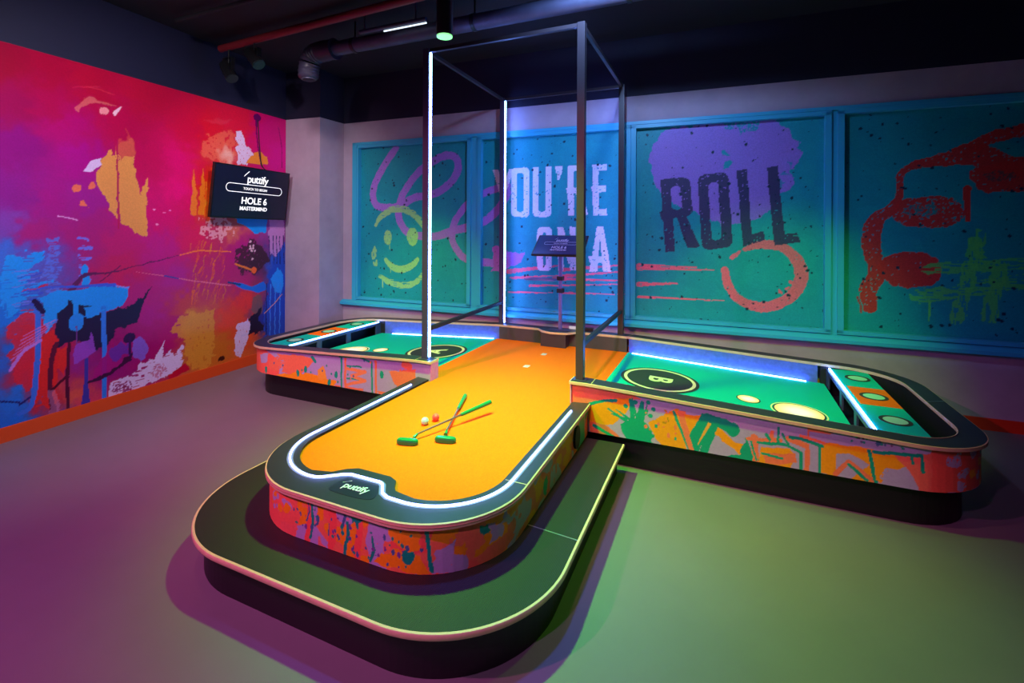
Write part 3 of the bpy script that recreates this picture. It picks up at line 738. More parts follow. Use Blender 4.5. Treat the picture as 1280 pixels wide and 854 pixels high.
# ---- stem -------------------------------------------------------------------
HX = .655; SX0, SX1 = XC-HX, XC+HX; SY = 1.485; SRd = .42
ZST = .388
so = [(SX0, YF+.020)]+arc(SX0+SRd, SY+SRd, SRd, 180, 270)+arc(SX1-SRd, SY+SRd, SRd, 270, 360)+[(SX1, YF+.020)]
so = resample(so, .06)
IX = .548; ir = .33
si = [(XC-IX, YF)]+arc(XC-IX+ir-.02, 1.655+ir, ir, 180, 270)[0:1]
si = [(XC-IX, YF)]+arc(XC-IX+.30, 1.645+.30, .30, 180, 262)+[(-1.63, 1.672), (-1.585, 1.722), (-1.54, 1.748), (-1.36, 1.748), (-1.315, 1.728), (-1.29, 1.685), (-1.265, 1.66)]+arc(XC+IX-.30, 1.645+.30, .30, 275, 360)+[(XC+IX, YF)]
stem_ring = so+si[::-1]
obj('stem_rail', prism([stem_ring], ZST-.006, ZST), M['black'], T)
sw('stem_rail_edge', so, [(.006, -.003), (.0002, 0), (.0002, -.028), (.006, -.026)], lambda x, y: ZST, M['wood'])
sw('stem_rail_edge', offset(so, -.002), [(.010, -.013), (.0, -.012), (.0, -.016), (.010, -.015)], lambda x, y: ZST, mat('ply_core', rgb(190, 140, 110), .6))
sw('inner_lip', [(x, y) for x, y in si], [(0, 0), (.010, 0), (.010, -.03), (0, -.03)], lambda x, y: ZST-.0005, mat('dark_lip', rgb(34, 30, 44), .5))
led = [(XC-.588, YF-.16)]+arc(XC-.588+.34, 1.60+.34, .34, 180, 268)+[(-1.66, 1.603), (-1.635, 1.612), (-1.565, 1.668), (-1.53, 1.686), (-1.365, 1.686), (-1.345, 1.675), (-1.305, 1.622), (-1.265, 1.603)]+arc(XC+.588-.34, 1.60+.34, .34, 272, 360)+[(XC+.588, YF-.16)]
led = resample(led, .04)
sw('led_strip', led, [(-.0045, 0.0002), (-.0045, .006), (-.002, .008), (.002, .008), (.0045, .006), (.0045, .0002)], lambda x, y: ZST, M['led_stem'])
sw('led_channel', led, [(-.014, -.0002), (-.014, .001), (.014, .001), (.014, -.0002)], lambda x, y: ZST, mat('milky_channel', rgb(120, 120, 150), .4))
# orange turf: stem plus the centre
orange_outline = si[:]+[(SR-.0, YF), (SR, YF+RW), (-.798, YF+RW), (-.798, YR-RW+.01), (-2.12, YR-RW+.01), (-2.12, YF+RW), (SL, YF+RW), (SL, YF)]
bm = prism([orange_outline], .355, .374); obj('orange_turf', bm, M['orange'], T)
# base under everything
for nm, pth, z0, z1 in (('carcass', [(-2.06, 3.02), (-.81, 3.02), (-.81, 4.4), (-2.06, 4.4)], .21, .350), ('carcass', [(SX0+.03, SY+.35), (SX1-.03, SY+.35), (SX1-.03, 3.05), (SX0+.03, 3.05)], .205, .350)):
    obj(nm, prism([pth], z0, z1), M['kick'], T)
for x0_, x1_ in ((-.80, .72), (-3.58, -2.11)):
    obj('carcass', prism([[(x0_, 3.02), (x1_, 3.02), (x1_, 4.5), (x0_, 4.5)]], .206, .268), M['kick'], T)
# plinth
kin = offset(outer, -.095)
kpoly = kin+[(SL+.0, YF+.095)]
obj('plinth', prism([kin], 0.0, .205), M['kick'], T)
# logo plate
plate = catmull([(-1.545, 1.575), (-1.53, 1.655), (-1.50, 1.662), (-1.37, 1.660), (-1.345, 1.65), (-1.315, 1.595), (-1.322, 1.562), (-1.40, 1.548), (-1.52, 1.55), (-1.545, 1.575)], 4)[:-1]
lp = obj('logo_plate', prism([plate], ZST, ZST+.0012), mat('plate_navy', rgb(28, 30, 48), .35), T)
def puttify(parent, M4, size, m):
    text_mesh('puttify', size, m, 'logo_text', parent, M4, off=size*.008, ext=size*.01, spacing=.92)
    bm = nb()
    for k in range(3):
        a = R(200-25*0); 
        p0 = Vector((-size*(1.52-.07*k), size*(.20+.09*k), 0)); p1 = p0+Vector((size*(.16+.10*k), size*(.22+.05*k), 0)); n = Vector((-.6, .8, 0))*size*.045
        bm.faces.new([bm.verts.new(v) for v in (p0-n*.4, p1-n, p1+n*.6, p0+n*.4)])
    bmesh.ops.transform(bm, matrix=M4, verts=bm.verts); obj('logo_swoosh', bm, m, parent)
puttify(lp, Matrix.Translation((-1.43, 1.607, ZST+.0022)) @ Matrix.Rotation(R(0), 4, 'Z'), .056, M['white_print'])
# joints in the rails
def strip(a, b, z, w, m, name, parent, th=.0012):
    a = Vector(a); b = Vector(b); n = Vector((-(b-a).y, (b-a).x)).normalized()*w/2
    return obj(name, prism([[tuple(a-n), tuple(b-n), tuple(b+n), tuple(a+n)]], z, z+th), m, parent)
strip((SX1-.10, 1.935), (SX1, 1.935), ZST, .004, M['wood'], 'joint_line', T); strip((SX0, 1.935), (SX0+.10, 1.935), ZST, .004, M['metal'], 'joint_line', T)
strip((-.765, YF), (-.765, YF+RW), zr(-.765), .004, M['wood'], 'joint_line', T); strip((-2.10, YF), (-2.10, YF+RW), zr(-2.10), .004, M['wood'], 'joint_line', T)
strip((1.165, 3.80), (1.275, 3.86), zr(1.27)+.0025, .005, M['alu'], 'joint_line', T); strip((-.80, YR-RW), (-.77, YR), zr(-.8), .004, M['wood'], 'joint_line', T)
# sensor plates and the ball return
for y in (3.642, 4.056):
    bm = nb(); box(bm, -1.472-.022, -1.472+.022, y-.03, y+.03, .374, .3775, .001); o = obj('ball_marker', bm, mat('frosted_plate', rgb(215, 190, 190), .4), T)
bm = nb()
for (v, r0, r1) in ((0, .052, .052),):
    lo = [(.052*math.cos(R(a)), .066*math.sin(R(a))) for a in range(0, 360, 10)]
    vv = [bm.verts.new((SX1+.002, 2.735+a, .278+b)) for a, b in lo]; v2 = [bm.verts.new((SX1-.012, 2.735+a, .278+b)) for a, b in lo]
    bm.faces.new(vv); bm.faces.new(v2[::-1])
    for i in range(len(vv)): bm.faces.new((vv[i], v2[i], v2[(i+1) % len(vv)], vv[(i+1) % len(vv)]))
obj('ball_return', bm, mat('rubber_hole', rgb(18, 30, 30), .6), T)

# ---- printed fascias -----------------------------------------------------------
OG = (250, 160, 20); SA = (245, 125, 85); LV = (178, 165, 205); TE = (10, 165, 130); BLU = (70, 110, 150); CO = (250, 95, 80)
fas_mat = paint_mat('printed_fascia', .42, .4, fine=.05)
def fascia(name, path, zb, ztop, painter, cell=.0042):
    pth = resample(path, .01); L = [0.0]
    for a, b in zip(pth, pth[1:]): L.append(L[-1]+math.dist(a, b))
    L = np.array(L); px = np.array([p[0] for p in pth]); py = np.array([p[1] for p in pth])
    c = Canvas(0, L[-1], zb, .505, cell, LV)
    painter(c, lambda x, y: float(L[np.argmin((px-x)**2+(py-y)**2)]), L[-1])
    zt_arr = np.array([ztop(x) for x in px])
    def fn(X, Z):
        x = np.interp(X, L, px); y = np.interp(X, L, py); t = np.interp(X, L, zt_arr)
        return np.stack([x, y, np.minimum(Z, t)], -1)
    # keep rows only up to the highest point of the panel
    ny = int(np.searchsorted(c.Z[:, 0], zt_arr.max()))+1
    c.X = c.X[:ny]; c.Z = c.Z[:ny]; c.a = c.a[:ny]; c.ny = min(ny, c.ny)
    return c.mesh(name, fn, fas_mat, T)
def drips(c, s0, s1, n, seed):
    r = random.Random(seed)
    for k in range(n):
        s = r.uniform(s0, s1); z = r.uniform(.3, .48); l = r.uniform(.03, .12)
        c.stroke([(s, z), (s+r.uniform(-.01, .01), z-l)], [r.uniform(.008, .02), .005], r.choice([TE, BLU, TE]), .004)
def splatter(c, s0, s1, z0, z1, n, seed, cols, rmin=.003, rmax=.009):
    r = random.Random(seed)
    for k in range(n):
        q = r.uniform(rmin, rmax); c.blob((r.uniform(s0, s1), r.uniform(z0, z1)), q, q*r.uniform(.8, 1.8), r.choice(cols), .004)
def patches(c, s0, s1, z0, z1, n, seed, cols, size=(.04, .16)):
    r = random.Random(seed)
    for k in range(n):
        s = r.uniform(s0, s1); z = r.uniform(z0, z1); w = r.uniform(*size); h = r.uniform(size[0], size[1]*.7); a0 = r.uniform(0, 6)
        m = 5
        c.poly([(s+w*math.cos(a0+6.283*i/m)*r.uniform(.6, 1), z+h*math.sin(a0+6.283*i/m)*r.uniform(.6, 1)) for i in range(m)], r.choice(cols), .02)
FY = YF+.022   # fascia plane under the front rail
def paint_wings(c, S, L):
    def f(u, v):
        x, z = at_Y(u, v, FY); return (S(x, FY), z)
    def FP(*p): return [f(*q) for q in p]
    # ends of both wings: coral print with lilac flowers
    patches(c, 0, L, .2, .5, 170, 5, [LV, SA, OG, SA, LV, CO], (.05, .17))
    sR = f(1005, 560)[0]
    # right wing, front
    c.poly(FP((712,470),(735,470),(1010,530),(1010,600),(735,545),(712,540)), LV, 0)
    c.poly(FP((712,478),(735,478),(800,497),(780,505),(735,512),(712,505)), SA, .012)
    c.poly(FP((735,508),(760,500),(790,497),(786,512),(765,530),(745,532),(735,528)), OG, .008)
    c.poly(FP((735,525),(760,532),(776,548),(740,542)), SA, .006)
    c.stroke(FP((737,505),(755,501),(771,501)), .018, TE, .004)
    c.stroke(FP((742,531),(765,546)), .022, TE, .006)
    c.poly(FP((780,543),(776,530),(790,526),(800,530),(806,541),(816,556),(806,556),(782,549)), TE, .01)
    c.blob(f(795,540), .085, .075, TE, .012)
    for a, b, w in (((788,530),(760,512),.014),((792,528),(770,512),.012),((784,524),(765,518),.01),((791,530),(787,500),.024),((797,530),(789,498),.012),((798,532),(803,503),.032),((802,530),(808,506),.01),((805,542),(832,531),.01),((810,546),(838,540),.014)):
        c.stroke(FP(a, b), [w*1.5, w*.7], TE, .005)
    for p in ((781,508),(793,503),(810,503),(816,512),(790,512),(806,516),(812,520)): c.blob(f(*p), .014, .014, TE, .004)
    c.poly(FP((810,530),(818,522),(836,514),(848,512),(856,545),(858,566),(830,560),(818,548)), OG, .012)
    splatter(c, f(806,530)[0], f(850,530)[0], .25, .42, 26, 3, [TE, (190,140,20), SA])
    c.stroke(FP((843,515),(862,562)), .016, TE, .003); c.poly(FP((846,514),(858,515),(874,574),(864,572)), SA, .006)
    c.poly(FP((856,518),(878,520),(868,536),(864,545)), OG, .004)
    c.poly(FP((878,517),(892,522),(870,574),(862,545)), TE, .004)
    c.poly(FP((886,524),(900,530),(882,575),(872,574)), TE, .004)
    c.stroke(FP((889,527),(873,556)), [.02,.006], (240,175,60), .003)
    c.stroke(FP((885,522),(905,530),(917,537)), [.05,.06,.06], TE, .006)
    c.blob(f(917,537), .035, .04, TE, .004)
    c.poly(FP((898,532),(908,540),(918,552),(930,554),(925,568),(912,560),(900,548),(892,544)), OG, .012)
    c.blob(f(932,565), .03, .05, TE, .01); c.poly(FP((905,573),(930,566),(946,572),(946,582),(910,576)), TE, .006)
    for pts, w, col in ((((942,546),(944,590)),.034,SA),(((934,549),(940,572)),.012,TE),(((938,547),(944,575)),.01,TE),(((936,549),(975,551)),.022,SA),(((964,540),(966,553)),.02,SA),(((958,543),(962,550)),.016,TE),(((972,535),(974,555)),.012,TE),(((948,553),(980,556),(1000,566),(1000,588)),.016,TE),(((985,548),(1012,560),(1010,596)),.03,SA),(((952,563),(976,570)),.014,TE),(((950,575),(962,576)),.02,TE),(((988,546),(1012,551)),.02,TE),(((978,543),(986,556)),.012,TE)):
        c.stroke(FP(*pts), w, col, .004)
    c.poly(FP((950,558),(985,562),(994,572),(985,588),(960,584),(948,580)), OG, .008)
    c.poly(FP((952,566),(994,568),(996,578),(972,582),(958,580)), SA, .006); c.stroke(FP((952,567),(978,573)), .014, TE, .003)
    # further right: letter-like outlines
    c.poly(FP((1012,540),(1180,560),(1180,620),(1012,600)), LV, 0)
    c.poly(FP((1028,552),(1092,562),(1098,606),(1060,600),(1085,582),(1060,566),(1048,568),(1044,596),(1026,592)), OG, .006)
    c.stroke(FP((1001,549),(1027,558)), .018, TE, .003); c.stroke(FP((1000,545),(1030,554)), .016, SA, .003)
    c.stroke(FP((1008,562),(1010,590)), .022, SA, .003); c.stroke(FP((1024,560),(1024,592)), .012, TE, .003)
    c.stroke(FP((1045,593),(1060,577),(1092,602)), .022, SA, .003); c.stroke(FP((1061,581),(1082,600)), .016, TE, .003)
    c.stroke(FP((1085,564),(1094,604)), .018, TE, .003)
    c.poly(FP((1092,564),(1120,566),(1134,585),(1110,592),(1100,606),(1094,600)), OG, .006)
    c.poly(FP((1114,566),(1160,568),(1240,575),(1240,625),(1150,615),(1138,590)), (245,110,90), .008)
    c.stroke(FP((1092,565),(1140,569),(1152,570)), .018, TE, .003); c.stroke(FP((1140,569),(1141,580)), .01, TE, .003); c.stroke(FP((1152,570),(1154,591)), .016, TE, .003)
    c.blob(f(1122,600), .07, .05, LV, .02, 1, dry=.25)
    splatter(c, f(1060,590)[0], f(1130,590)[0], .4, .46, 30, 8, [TE, BLU, (120,60,110)], .003, .01)
    sE = f(1168,590)[0]
    c.poly([(sE, .2), (sE+1.6, .2), (sE+1.6, .5), (sE, .5)], (240, 90, 75), .01)
    patches(c, sE+.1, sE+1.5, .2, .46, 12, 9, [OG, LV, CO], (.03, .08))
    for k in range(14): c.blob((sE+.12+random.Random(k).uniform(0, 1.2), random.Random(k+50).uniform(.22, .44)), .018, .014, random.Random(k).choice([LV, TE, LV]), .02)
    for q, (ds, z, rx, rz, cc) in enumerate(((.10,.36,.05,.03,LV),(.16,.30,.03,.02,LV),(.14,.235,.022,.035,LV),(.24,.40,.035,.03,LV),(.30,.33,.03,.03,OG),(.36,.26,.05,.03,OG),(.34,.40,.03,.03,TE),(.45,.36,.04,.03,LV),(.22,.28,.03,.015,OG),(.52,.28,.04,.04,LV),(.62,.38,.03,.03,TE))):
        c.blob((sE+ds, z), rx, rz, cc, .02, .95, dry=.22)
    # left wing, front
    c.poly(FP((549,448),(549,500),(312,466),(306,430)), LV, 0)
    c.poly(FP((300,434),(332,436),(350,452),(348,474),(330,470),(318,468),(306,464)), (250,105,85), .008)
    c.poly(FP((345,442),(395,447),(385,460),(372,470),(352,466),(356,452)), SA, .01)
    c.blob(f(345,455), .10, .06, SA, .03, 1, dry=.3); c.poly(FP((322,444),(336,440),(334,452),(326,454)), LV, .01)
    c.poly(FP((345,470),(372,465),(400,470),(420,478),(418,487),(390,482),(360,476)), OG, .015)
    c.poly(FP((396,462),(405,458),(408,474),(398,476)), (245,170,60), .008)
    c.stroke(FP((427,446),(427,486)), .018, TE, .003); c.stroke(FP((431,446),(431,487)), .022, SA, .003)
    for y in (457, 473): c.stroke(FP((434,y),(452,y+2)), .012, TE, .003)
    c.stroke(FP((433,461),(457,465),(440,470),(457,476),(434,481)), .026, (245,140,90), .003)
    c.stroke(FP((425,446),(448,446),(464,453),(465,492)), .016, TE, .003); c.stroke(FP((469,452),(470,494)), .022, SA, .003)
    c.poly(FP((486,464),(520,462),(519,480),(498,486)), SA, .01); c.blob(f(508,458), .05, .03, SA, .02)
    for p in ((382,462),(372,467),(333,462),(412,478),(420,469),(477,468)): c.blob(f(*p), .018, .03, TE, .008)
    c.stroke(FP((390,446),(394,452)), .03, TE, .008)
    for k in range(18):
        r = random.Random(k+30); c.blob(f(r.uniform(340,520), r.uniform(450,482)), .008, .01, r.choice([TE, BLU, SA]), .004)
    patches(c, f(549,460)[0]-.10, f(549,460)[0], .38, .5, 3, 4, [LV], (.03, .06))
wing_f = offset(outer, -.022)
fascia('printed_fascia', wing_f, .206, lambda x: zr(x)-.018, paint_wings)
for x, s in ((SR+.002, 1), (SL-.002, -1)):
    bm = nb(); box(bm, x-.004, x+.004, YF+.012, YF+RW-.002, .35, .502)
    obj('rail_end_panel', bm, mat('lilac_print', rgb(205, 120, 190) if s < 0 else rgb(200, 150, 190), .5, noise=.15, nscale=30), T)
def paint_stem(c, S, L):
    def f(u, v):   # front face and its corners
        x, y = at_z(u, v, .28)
        return (S(x, y), 0)
    c.a[:] = np.array(SA, float)
    c.put(c.noise(.09, .09) > .58, (250, 105, 85), .9); c.put(c.noise(.1, .1) > .64, OG); c.put(c.noise(.085, .085) > .6, LV)
    c.put(c.noise(.03, .03) > .8, (250, 120, 90), .8)
    c0 = S(SX0+.42, SY); c1 = S(SX1-.42, SY)
    c.poly([(c0-.52, .18), (c0+.02, .18), (c0+.03, .40), (c0-.52, .40)], (250, 110, 90), .015, .95)
    c.stroke([(c0-.36, .36), (c0-.36, .30), (c0-.33, .18)], [.05, .014, .016], BLU, .004); c.blob((c0-.37, .352), .022, .02, TE, .004)
    for p in ((c0-.47, .33), (c0-.43, .31), (c0-.5, .27), (c0-.46, .25)): c.blob(p, .01, .012, BLU, .004)
    c.blob((c0-.5, .31), .03, .06, LV, .02, .8)
    for k in range(22):
        r = random.Random(k+90); c.blob((c0-.12+r.uniform(-.07, .10), r.uniform(.26, .36)), r.uniform(.006, .02), r.uniform(.006, .018), r.choice([LV, OG, LV]), .008)
    for (s, w, z0, z1, col) in ((.09,.034,.37,.19,CO),(.085,.008,.36,.27,BLU),(.105,.014,.345,.2,TE),(.20,.008,.37,.24,BLU),(.215,.04,.36,.2,CO),(.275,.012,.37,.3,BLU),(.29,.016,.31,.19,TE),(.35,.035,.37,.2,CO),(.42,.012,.29,.2,TE),(.13,.01,.3,.26,BLU)):
        c.stroke([(c0+s, z0), (c0+s+.005, (z0+z1)/2), (c0+s-.01, z1)], w, col, .006)
    c.blob((c0+.34, .35), .032, .022, TE, .004); c.stroke([(c0+.34, .35), (c0+.345, .31)], .012, TE, .002)
    c.poly([(c0+.42, .33), (c0+.50, .36), (c0+.56, .33), (c0+.50, .29), (c0+.44, .30)], LV, .012)
    c.poly([(c0+.52, .31), (c0+.68, .37), (c0+.66, .27), (c0+.5, .27)], CO, .012); c.poly([(c0+.42, .2), (c0+.46, .25), (c0+.62, .26), (c0+.66, .19)], OG, .012)
    c.poly([(c0+.66, .19), (c0+.70, .26), (c0+.74, .26), (c0+.74, .19)], LV, .008)
    c.blob((c1+.11, .25), .026, .034, TE, .004); c.blob((c1+.10, .32), .06, .04, OG, .02)
    c.stroke([(c1+.03, .37), (c1+.18, .365), (c1+.20, .20)], .018, TE, .004)
    splatter(c, c0, L*.6, .2, .36, 60, 12, [TE, BLU, (120, 70, 150)], .003, .008)
    patches(c, c1+.25, L, .19, .37, 22, 14, [LV, SA, OG, CO, TE], (.04, .12)); patches(c, 0, c0-.5, .19, .37, 22, 15, [LV, SA, OG, CO], (.04, .12))
    s2 = S(SX1, 2.86); c.poly([(s2-.1, .19), (s2+.08, .19), (s2+.06, .36), (s2-.06, .33)], (60, 175, 150), .01)
fascia('printed_fascia', offset(so, -.012), .186, lambda x: ZST-.026, paint_stem, .0036)

# ================================================================ step platform
PL = empty('step_platform', (XC, 1.6, 0)); tag(PL, 'low black ribbed step with pale plywood edge wrapped around the table front', 'step')
PX0, PX1, PY, PR = -2.345, -.56, 1.285, .50; PZ = .185
po = resample([(PX0, 2.93)]+arc(PX0+PR, PY+PR, PR, 180, 270, 24)+arc(PX1-PR, PY+PR, PR, 270, 360, 24)+[(PX1, 2.965)], .08)
dk = obj('deck', prism([po], PZ-.03, PZ), M['deck'], PL)
nt = M['deck'].node_tree; tc = nt.nodes.new('ShaderNodeTexCoord'); wv = nt.nodes.new('ShaderNodeTexWave'); wv.inputs['Scale'].default_value = 50; wv.bands_direction = 'X'
b2 = nt.nodes.new('ShaderNodeBump'); b2.inputs['Strength'].default_value = .35; b2.inputs['Distance'].default_value = .002
nt.links.new(tc.outputs['Object'], wv.inputs['Vector']); nt.links.new(wv.outputs['Color'], b2.inputs['Height']); nt.links.new(b2.outputs['Normal'], nt.nodes['Principled BSDF'].inputs['Normal'])
obj('plywood_edge', sweep(po, [(.012, -.004), (.009, 0), (.0, .0005), (.0, -.022), (.009, -.022), (.012, -.018)], lambda x, y: PZ), M['wood'], PL, True)
obj('kickboard', prism([offset(po, -.035)], 0, PZ-.03), M['kick'], PL)
strip((SX1-.01, 1.982), (PX1, 1.968), PZ, .005, M['alu'], 'joint_strip', PL); strip((PX0, 1.97), (SX0, 1.98), PZ, .005, M['alu'], 'joint_strip', PL)

# ================================================================ post frame with light strips
FR = empty('light_post_frame', (XC, 3.05, .52)); tag(FR, 'tall black box frame of four posts with white light strips above the table', 'frame')
ZT = 2.845; pw = .025
posts = {'fl': (-2.045, 3.045), 'fr': (-.853, 3.045), 'rl': (-2.095, 4.50), 'rr': (-.875, 4.50)}
for k, (x, y) in posts.items():
    bm = nb(); box(bm, x-pw, x+pw, y-pw, y+pw, .521, ZT, .002); p = obj('post', bm, M['post_steel'] if k in ('fr', 'rr') else M['metal'], FR)
    bm = nb(); box(bm, x-.04, x+.04, y-.04, y+.04, .521, .524); obj('base_plate', bm, M['metal'], p)
    sg = 1 if k[1] == 'l' else -1
    bm = nb(); box(bm, *sorted((x+sg*pw, x+sg*(pw+(.006 if sg > 0 else .0008)))), y-.009, y+.009, .535, ZT-.03); obj('led_strip', bm, M['led'], p)
def bar(a, b, w=.013, name='top_bar', m=None, z=ZT-.014):
    a = Vector(a); b = Vector(b); d = (b-a).normalized(); n = Vector((-d.y, d.x))*w
    return obj(name, prism([[tuple(a-n), tuple(b-n), tuple(b+n), tuple(a+n)]], z-w, z+w), m or M['post_steel'], FR)
pos = {k: Vector(v) for k, v in posts.items()}
for a, b in (('fl', 'fr'), ('rl', 'rr')): bar(pos[a]+Vector((pw, 0)), pos[b]-Vector((pw, 0)))
for a, b in (('fl', 'rl'), ('fr', 'rr')):
    d = (pos[b]-pos[a]).normalized()*pw
    bar(pos[a]+d, pos[b]-d); bar(pos[a]+d, pos[b]-d, .014, 'side_rail', mat('black_rail', rgb(24, 24, 34), .5), .738)

# ================================================================ screen on its stand
ST = empty('screen_stand', (-1.455, 4.46, .52)); tag(ST, 'slim floor-post touchscreen with small shelf at the back of the table', 'screen stand')
bm = nb(); tube(bm, (-1.455, 4.47, .521), (-1.455, 4.47, 1.30), .018, seg=20); obj('pole', bm, mat('pole_steel', rgb(125, 105, 160), .35, metal=.4), ST, True)
bm = nb(); box(bm, -1.455-.10, -1.455+.10, 4.46-.05, 4.46+.05, .5206, .5266, .002); obj('base_plate', bm, M['metal'], ST)
for z in (.90, 1.02):
    bm = nb(); box(bm, -1.485, -1.425, 4.44, 4.50, z-.02, z+.02, .004); obj('collar', bm, M['bezel'], ST)
bm = nb(); box(bm, -1.78, -1.48, 4.33, 4.53, 1.0, 1.012, .003); obj('shelf', bm, mat('shelf_steel', rgb(110, 105, 160), .4, metal=.3), ST)
Ms = Matrix.Translation((-1.452, 4.44, 1.345)) @ Matrix.Rotation(R(0), 4, 'Z') @ Matrix.Rotation(R(38), 4, 'X')
bm = nb(); box(bm, -.255, .255, -.15, .15, -.02, .0, .004); bmesh.ops.transform(bm, matrix=Ms, verts=bm.verts); hd = obj('screen_housing', bm, M['bezel'], ST)
bm = nb(); box(bm, -.24, .24, -.136, .136, .0, .0015); bmesh.ops.transform(bm, matrix=Ms, verts=bm.verts); sc = obj('screen', bm, mat('tilted_glass', rgb(62, 62, 104), .25), ST)
def screen_art(parent, Mt, W, tm=None):
    """logo, button outline and title lines for a screen W wide"""
    k = W/.94
    puttify(parent, Mt @ Matrix.Translation((.02*k, .155*k, 0)), .115*k, (tm or M['text']))
    o = arc(.31*k, .055*k, .045*k, -90, 90, 12)+arc(-.31*k, .055*k, .045*k, 90, 270, 12)
    i = arc(.31*k, .055*k, .039*k, -90, 90, 12)+arc(-.31*k, .055*k, .039*k, 90, 270, 12)
    bm = prism([o, i], 0, .001); bmesh.ops.transform(bm, matrix=Mt, verts=bm.verts); obj('button_outline', bm, (tm or M['text']), parent)
    text_mesh('TOUCH TO BEGIN', .036*k, (tm or M['text']), 'screen_text', parent, Mt @ Matrix.Translation((0, .052*k, 0)), off=.0002*k)
    text_mesh('HOLE 6', .098*k, (tm or M['text']), 'screen_text', parent, Mt @ Matrix.Translation((.0, -.075*k, 0)), off=.0016*k)
    text_mesh('MASTERMIND', .056*k, (tm or M['text']), 'screen_text', parent, Mt @ Matrix.Translation((.0, -.155*k, 0)), off=.0010*k)
screen_art(sc, Ms @ Matrix.Translation((0, -.005, .0025)), .44, mat('dim_text', rgb(200, 200, 225), .5))
bm = nb(); box(bm, -1.27, -1.14, 4.50, 4.545, .5205, .552, .004); o = obj('control_box', bm, M['bezel']); tag(o, 'small black box lying on the rear rail behind the front right post', 'box')
bm = nb(); box(bm, -1.385, -1.29, 4.535, 4.549, .5205, .548, .001); o = obj('name_card', bm, M['white_print']); tag(o, 'small white card standing beside the screen stand pole', 'card')

# ================================================================ wall screen
def tvp(u, v, off): s, z = left(u, v, off); return Vector(P_left(s, z, off))
TL, TR_, BL2, BR2 = tvp(268.4, 201.7, .16), tvp(361.8, 217.3, .16), tvp(263.3, 272.1, .10), tvp(357.3, 275.1, .10)
cen = (TL+TR_+BL2+BR2)/4; ux = ((TR_-TL)+(BR2-BL2)).normalized(); uy = ((TL-BL2)+(TR_-BR2)).normalized(); uz = ux.cross(uy).normalized(); uy = uz.cross(ux)
W_ = ((TR_-TL).length+(BR2-BL2).length)/2; H_ = ((TL-BL2).length+(TR_-BR2).length)/2
Mt = Matrix(((ux.x, uy.x, uz.x, cen.x), (ux.y, uy.y, uz.y, cen.y), (ux.z, uy.z, uz.z, cen.z), (0, 0, 0, 1)))
TV = empty('wall_screen', tuple(cen)); tag(TV, 'black wall-mounted screen reading HOLE 6 MASTERMIND in front of the mural', 'screen')
def tb(name, m, *a, bev=0.0, parent=TV):
    bm = nb(); box(bm, *a, bev); bmesh.ops.transform(bm, matrix=Mt, verts=bm.verts); return obj(name, bm, m, parent)
tb('housing', M['bezel'], -W_/2, W_/2, -H_/2, H_/2, -.035, 0, bev=.003)
ts = tb('display', M['screen'], -W_/2+.012, W_/2-.012, -H_/2+.014, H_/2-.012, 0, .0015)
tb('bracket', M['fixture'], -.09, .09, -.12, .12, -.075, -.036)
screen_art(ts, Mt @ Matrix.Translation((.02, -.01, .003)), W_)
cable = [P_left(left(327, 208)[0]-.02, 2.12, .10), P_left(left(327, 208)[0]-.03, 2.2, .03), P_left(left(323, 180)[0], left(323, 180)[1], .014), P_left(left(321, 150)[0], left(321, 150)[1], .014)]
o = obj('power_cable', pathtube(catmull(cable, 6), .005, 8), M['fixture'], None, True); tag(o, 'thin black cable running up the mural above the wall screen', 'cable')

# ================================================================ putters and balls
ZG = .374
def putter(name, head_c, head_ang, heel, grip0, grip1, label, zend):
    p = empty(name, (head_c[0], head_c[1], ZG)); tag(p, label, 'putter', 'crossed green putters on the orange turf')
    bm = nb(); n = 28; rings = []
    prof = [(0.0, .86), (.004, .97), (.012, 1.0), (.022, .97), (.028, .88), (.030, .7)]
    for z, k in prof:
        rings.append([bm.verts.new((.058*k*math.copysign(abs(math.cos(t))**.55, math.cos(t)), .019*k*math.copysign(abs(math.sin(t))**.7, math.sin(t))+.004*math.cos(t)**2, z)) for t in [2*math.pi*i/n for i in range(n)]])
    for a, b in zip(rings, rings[1:]):
        for i in range(n): bm.faces.new((a[i], a[(i+1) % n], b[(i+1) % n], b[i]))
    bm.faces.new(rings[0][::-1]); bm.faces.new(rings[-1])
    bmesh.ops.transform(bm, matrix=Matrix.Translation((head_c[0], head_c[1], ZG+.0005)) @ Matrix.Rotation(head_ang, 4, 'Z'), verts=bm.verts)
    obj('head', bm, M['putter_green'], p, True)
    h = Vector((heel[0], heel[1], ZG+.026)); e = Vector((grip1[0], grip1[1], zend)); d = e-h; L = d.length; t = (Vector((grip0[0], grip0[1]))-Vector(heel)).length/(Vector(grip1)-Vector(heel)).length
    g = h+d*t
    bm = nb(); tube(bm, h-Vector((0, 0, .012)), h+d*.045, .011, .006, 14); obj('hosel', bm, M['putter_green'], p, True)
    bm = nb(); tube(bm, h+d*.03, g, .0046, .0055, 12); obj('shaft', bm, M['shaft'], p, True)
    obj('grip', pathtube([g, g+(e-g)*.04, g+(e-g)*.5, g+(e-g)*.93, e, e+d*.003], [.0085, .0105, .0118, .0138, .0135, .008], 16), M['putter_green'], p, True)
    return p
def G(u, v, z=ZG+.02): return at_z(u, v, z)
a1 = G(509, 551); putter('golf_putter', a1, math.atan2(*(lambda q: (q[1], q[0]))(Vector(G(521, 551))-Vector(G(495, 549)))), G(517, 546), G(576.5, 518, ZG+.055), G(613, 502.5, ZG+.07), 'green putter pointing up right, its head lower left near the white ball', ZG+.07)
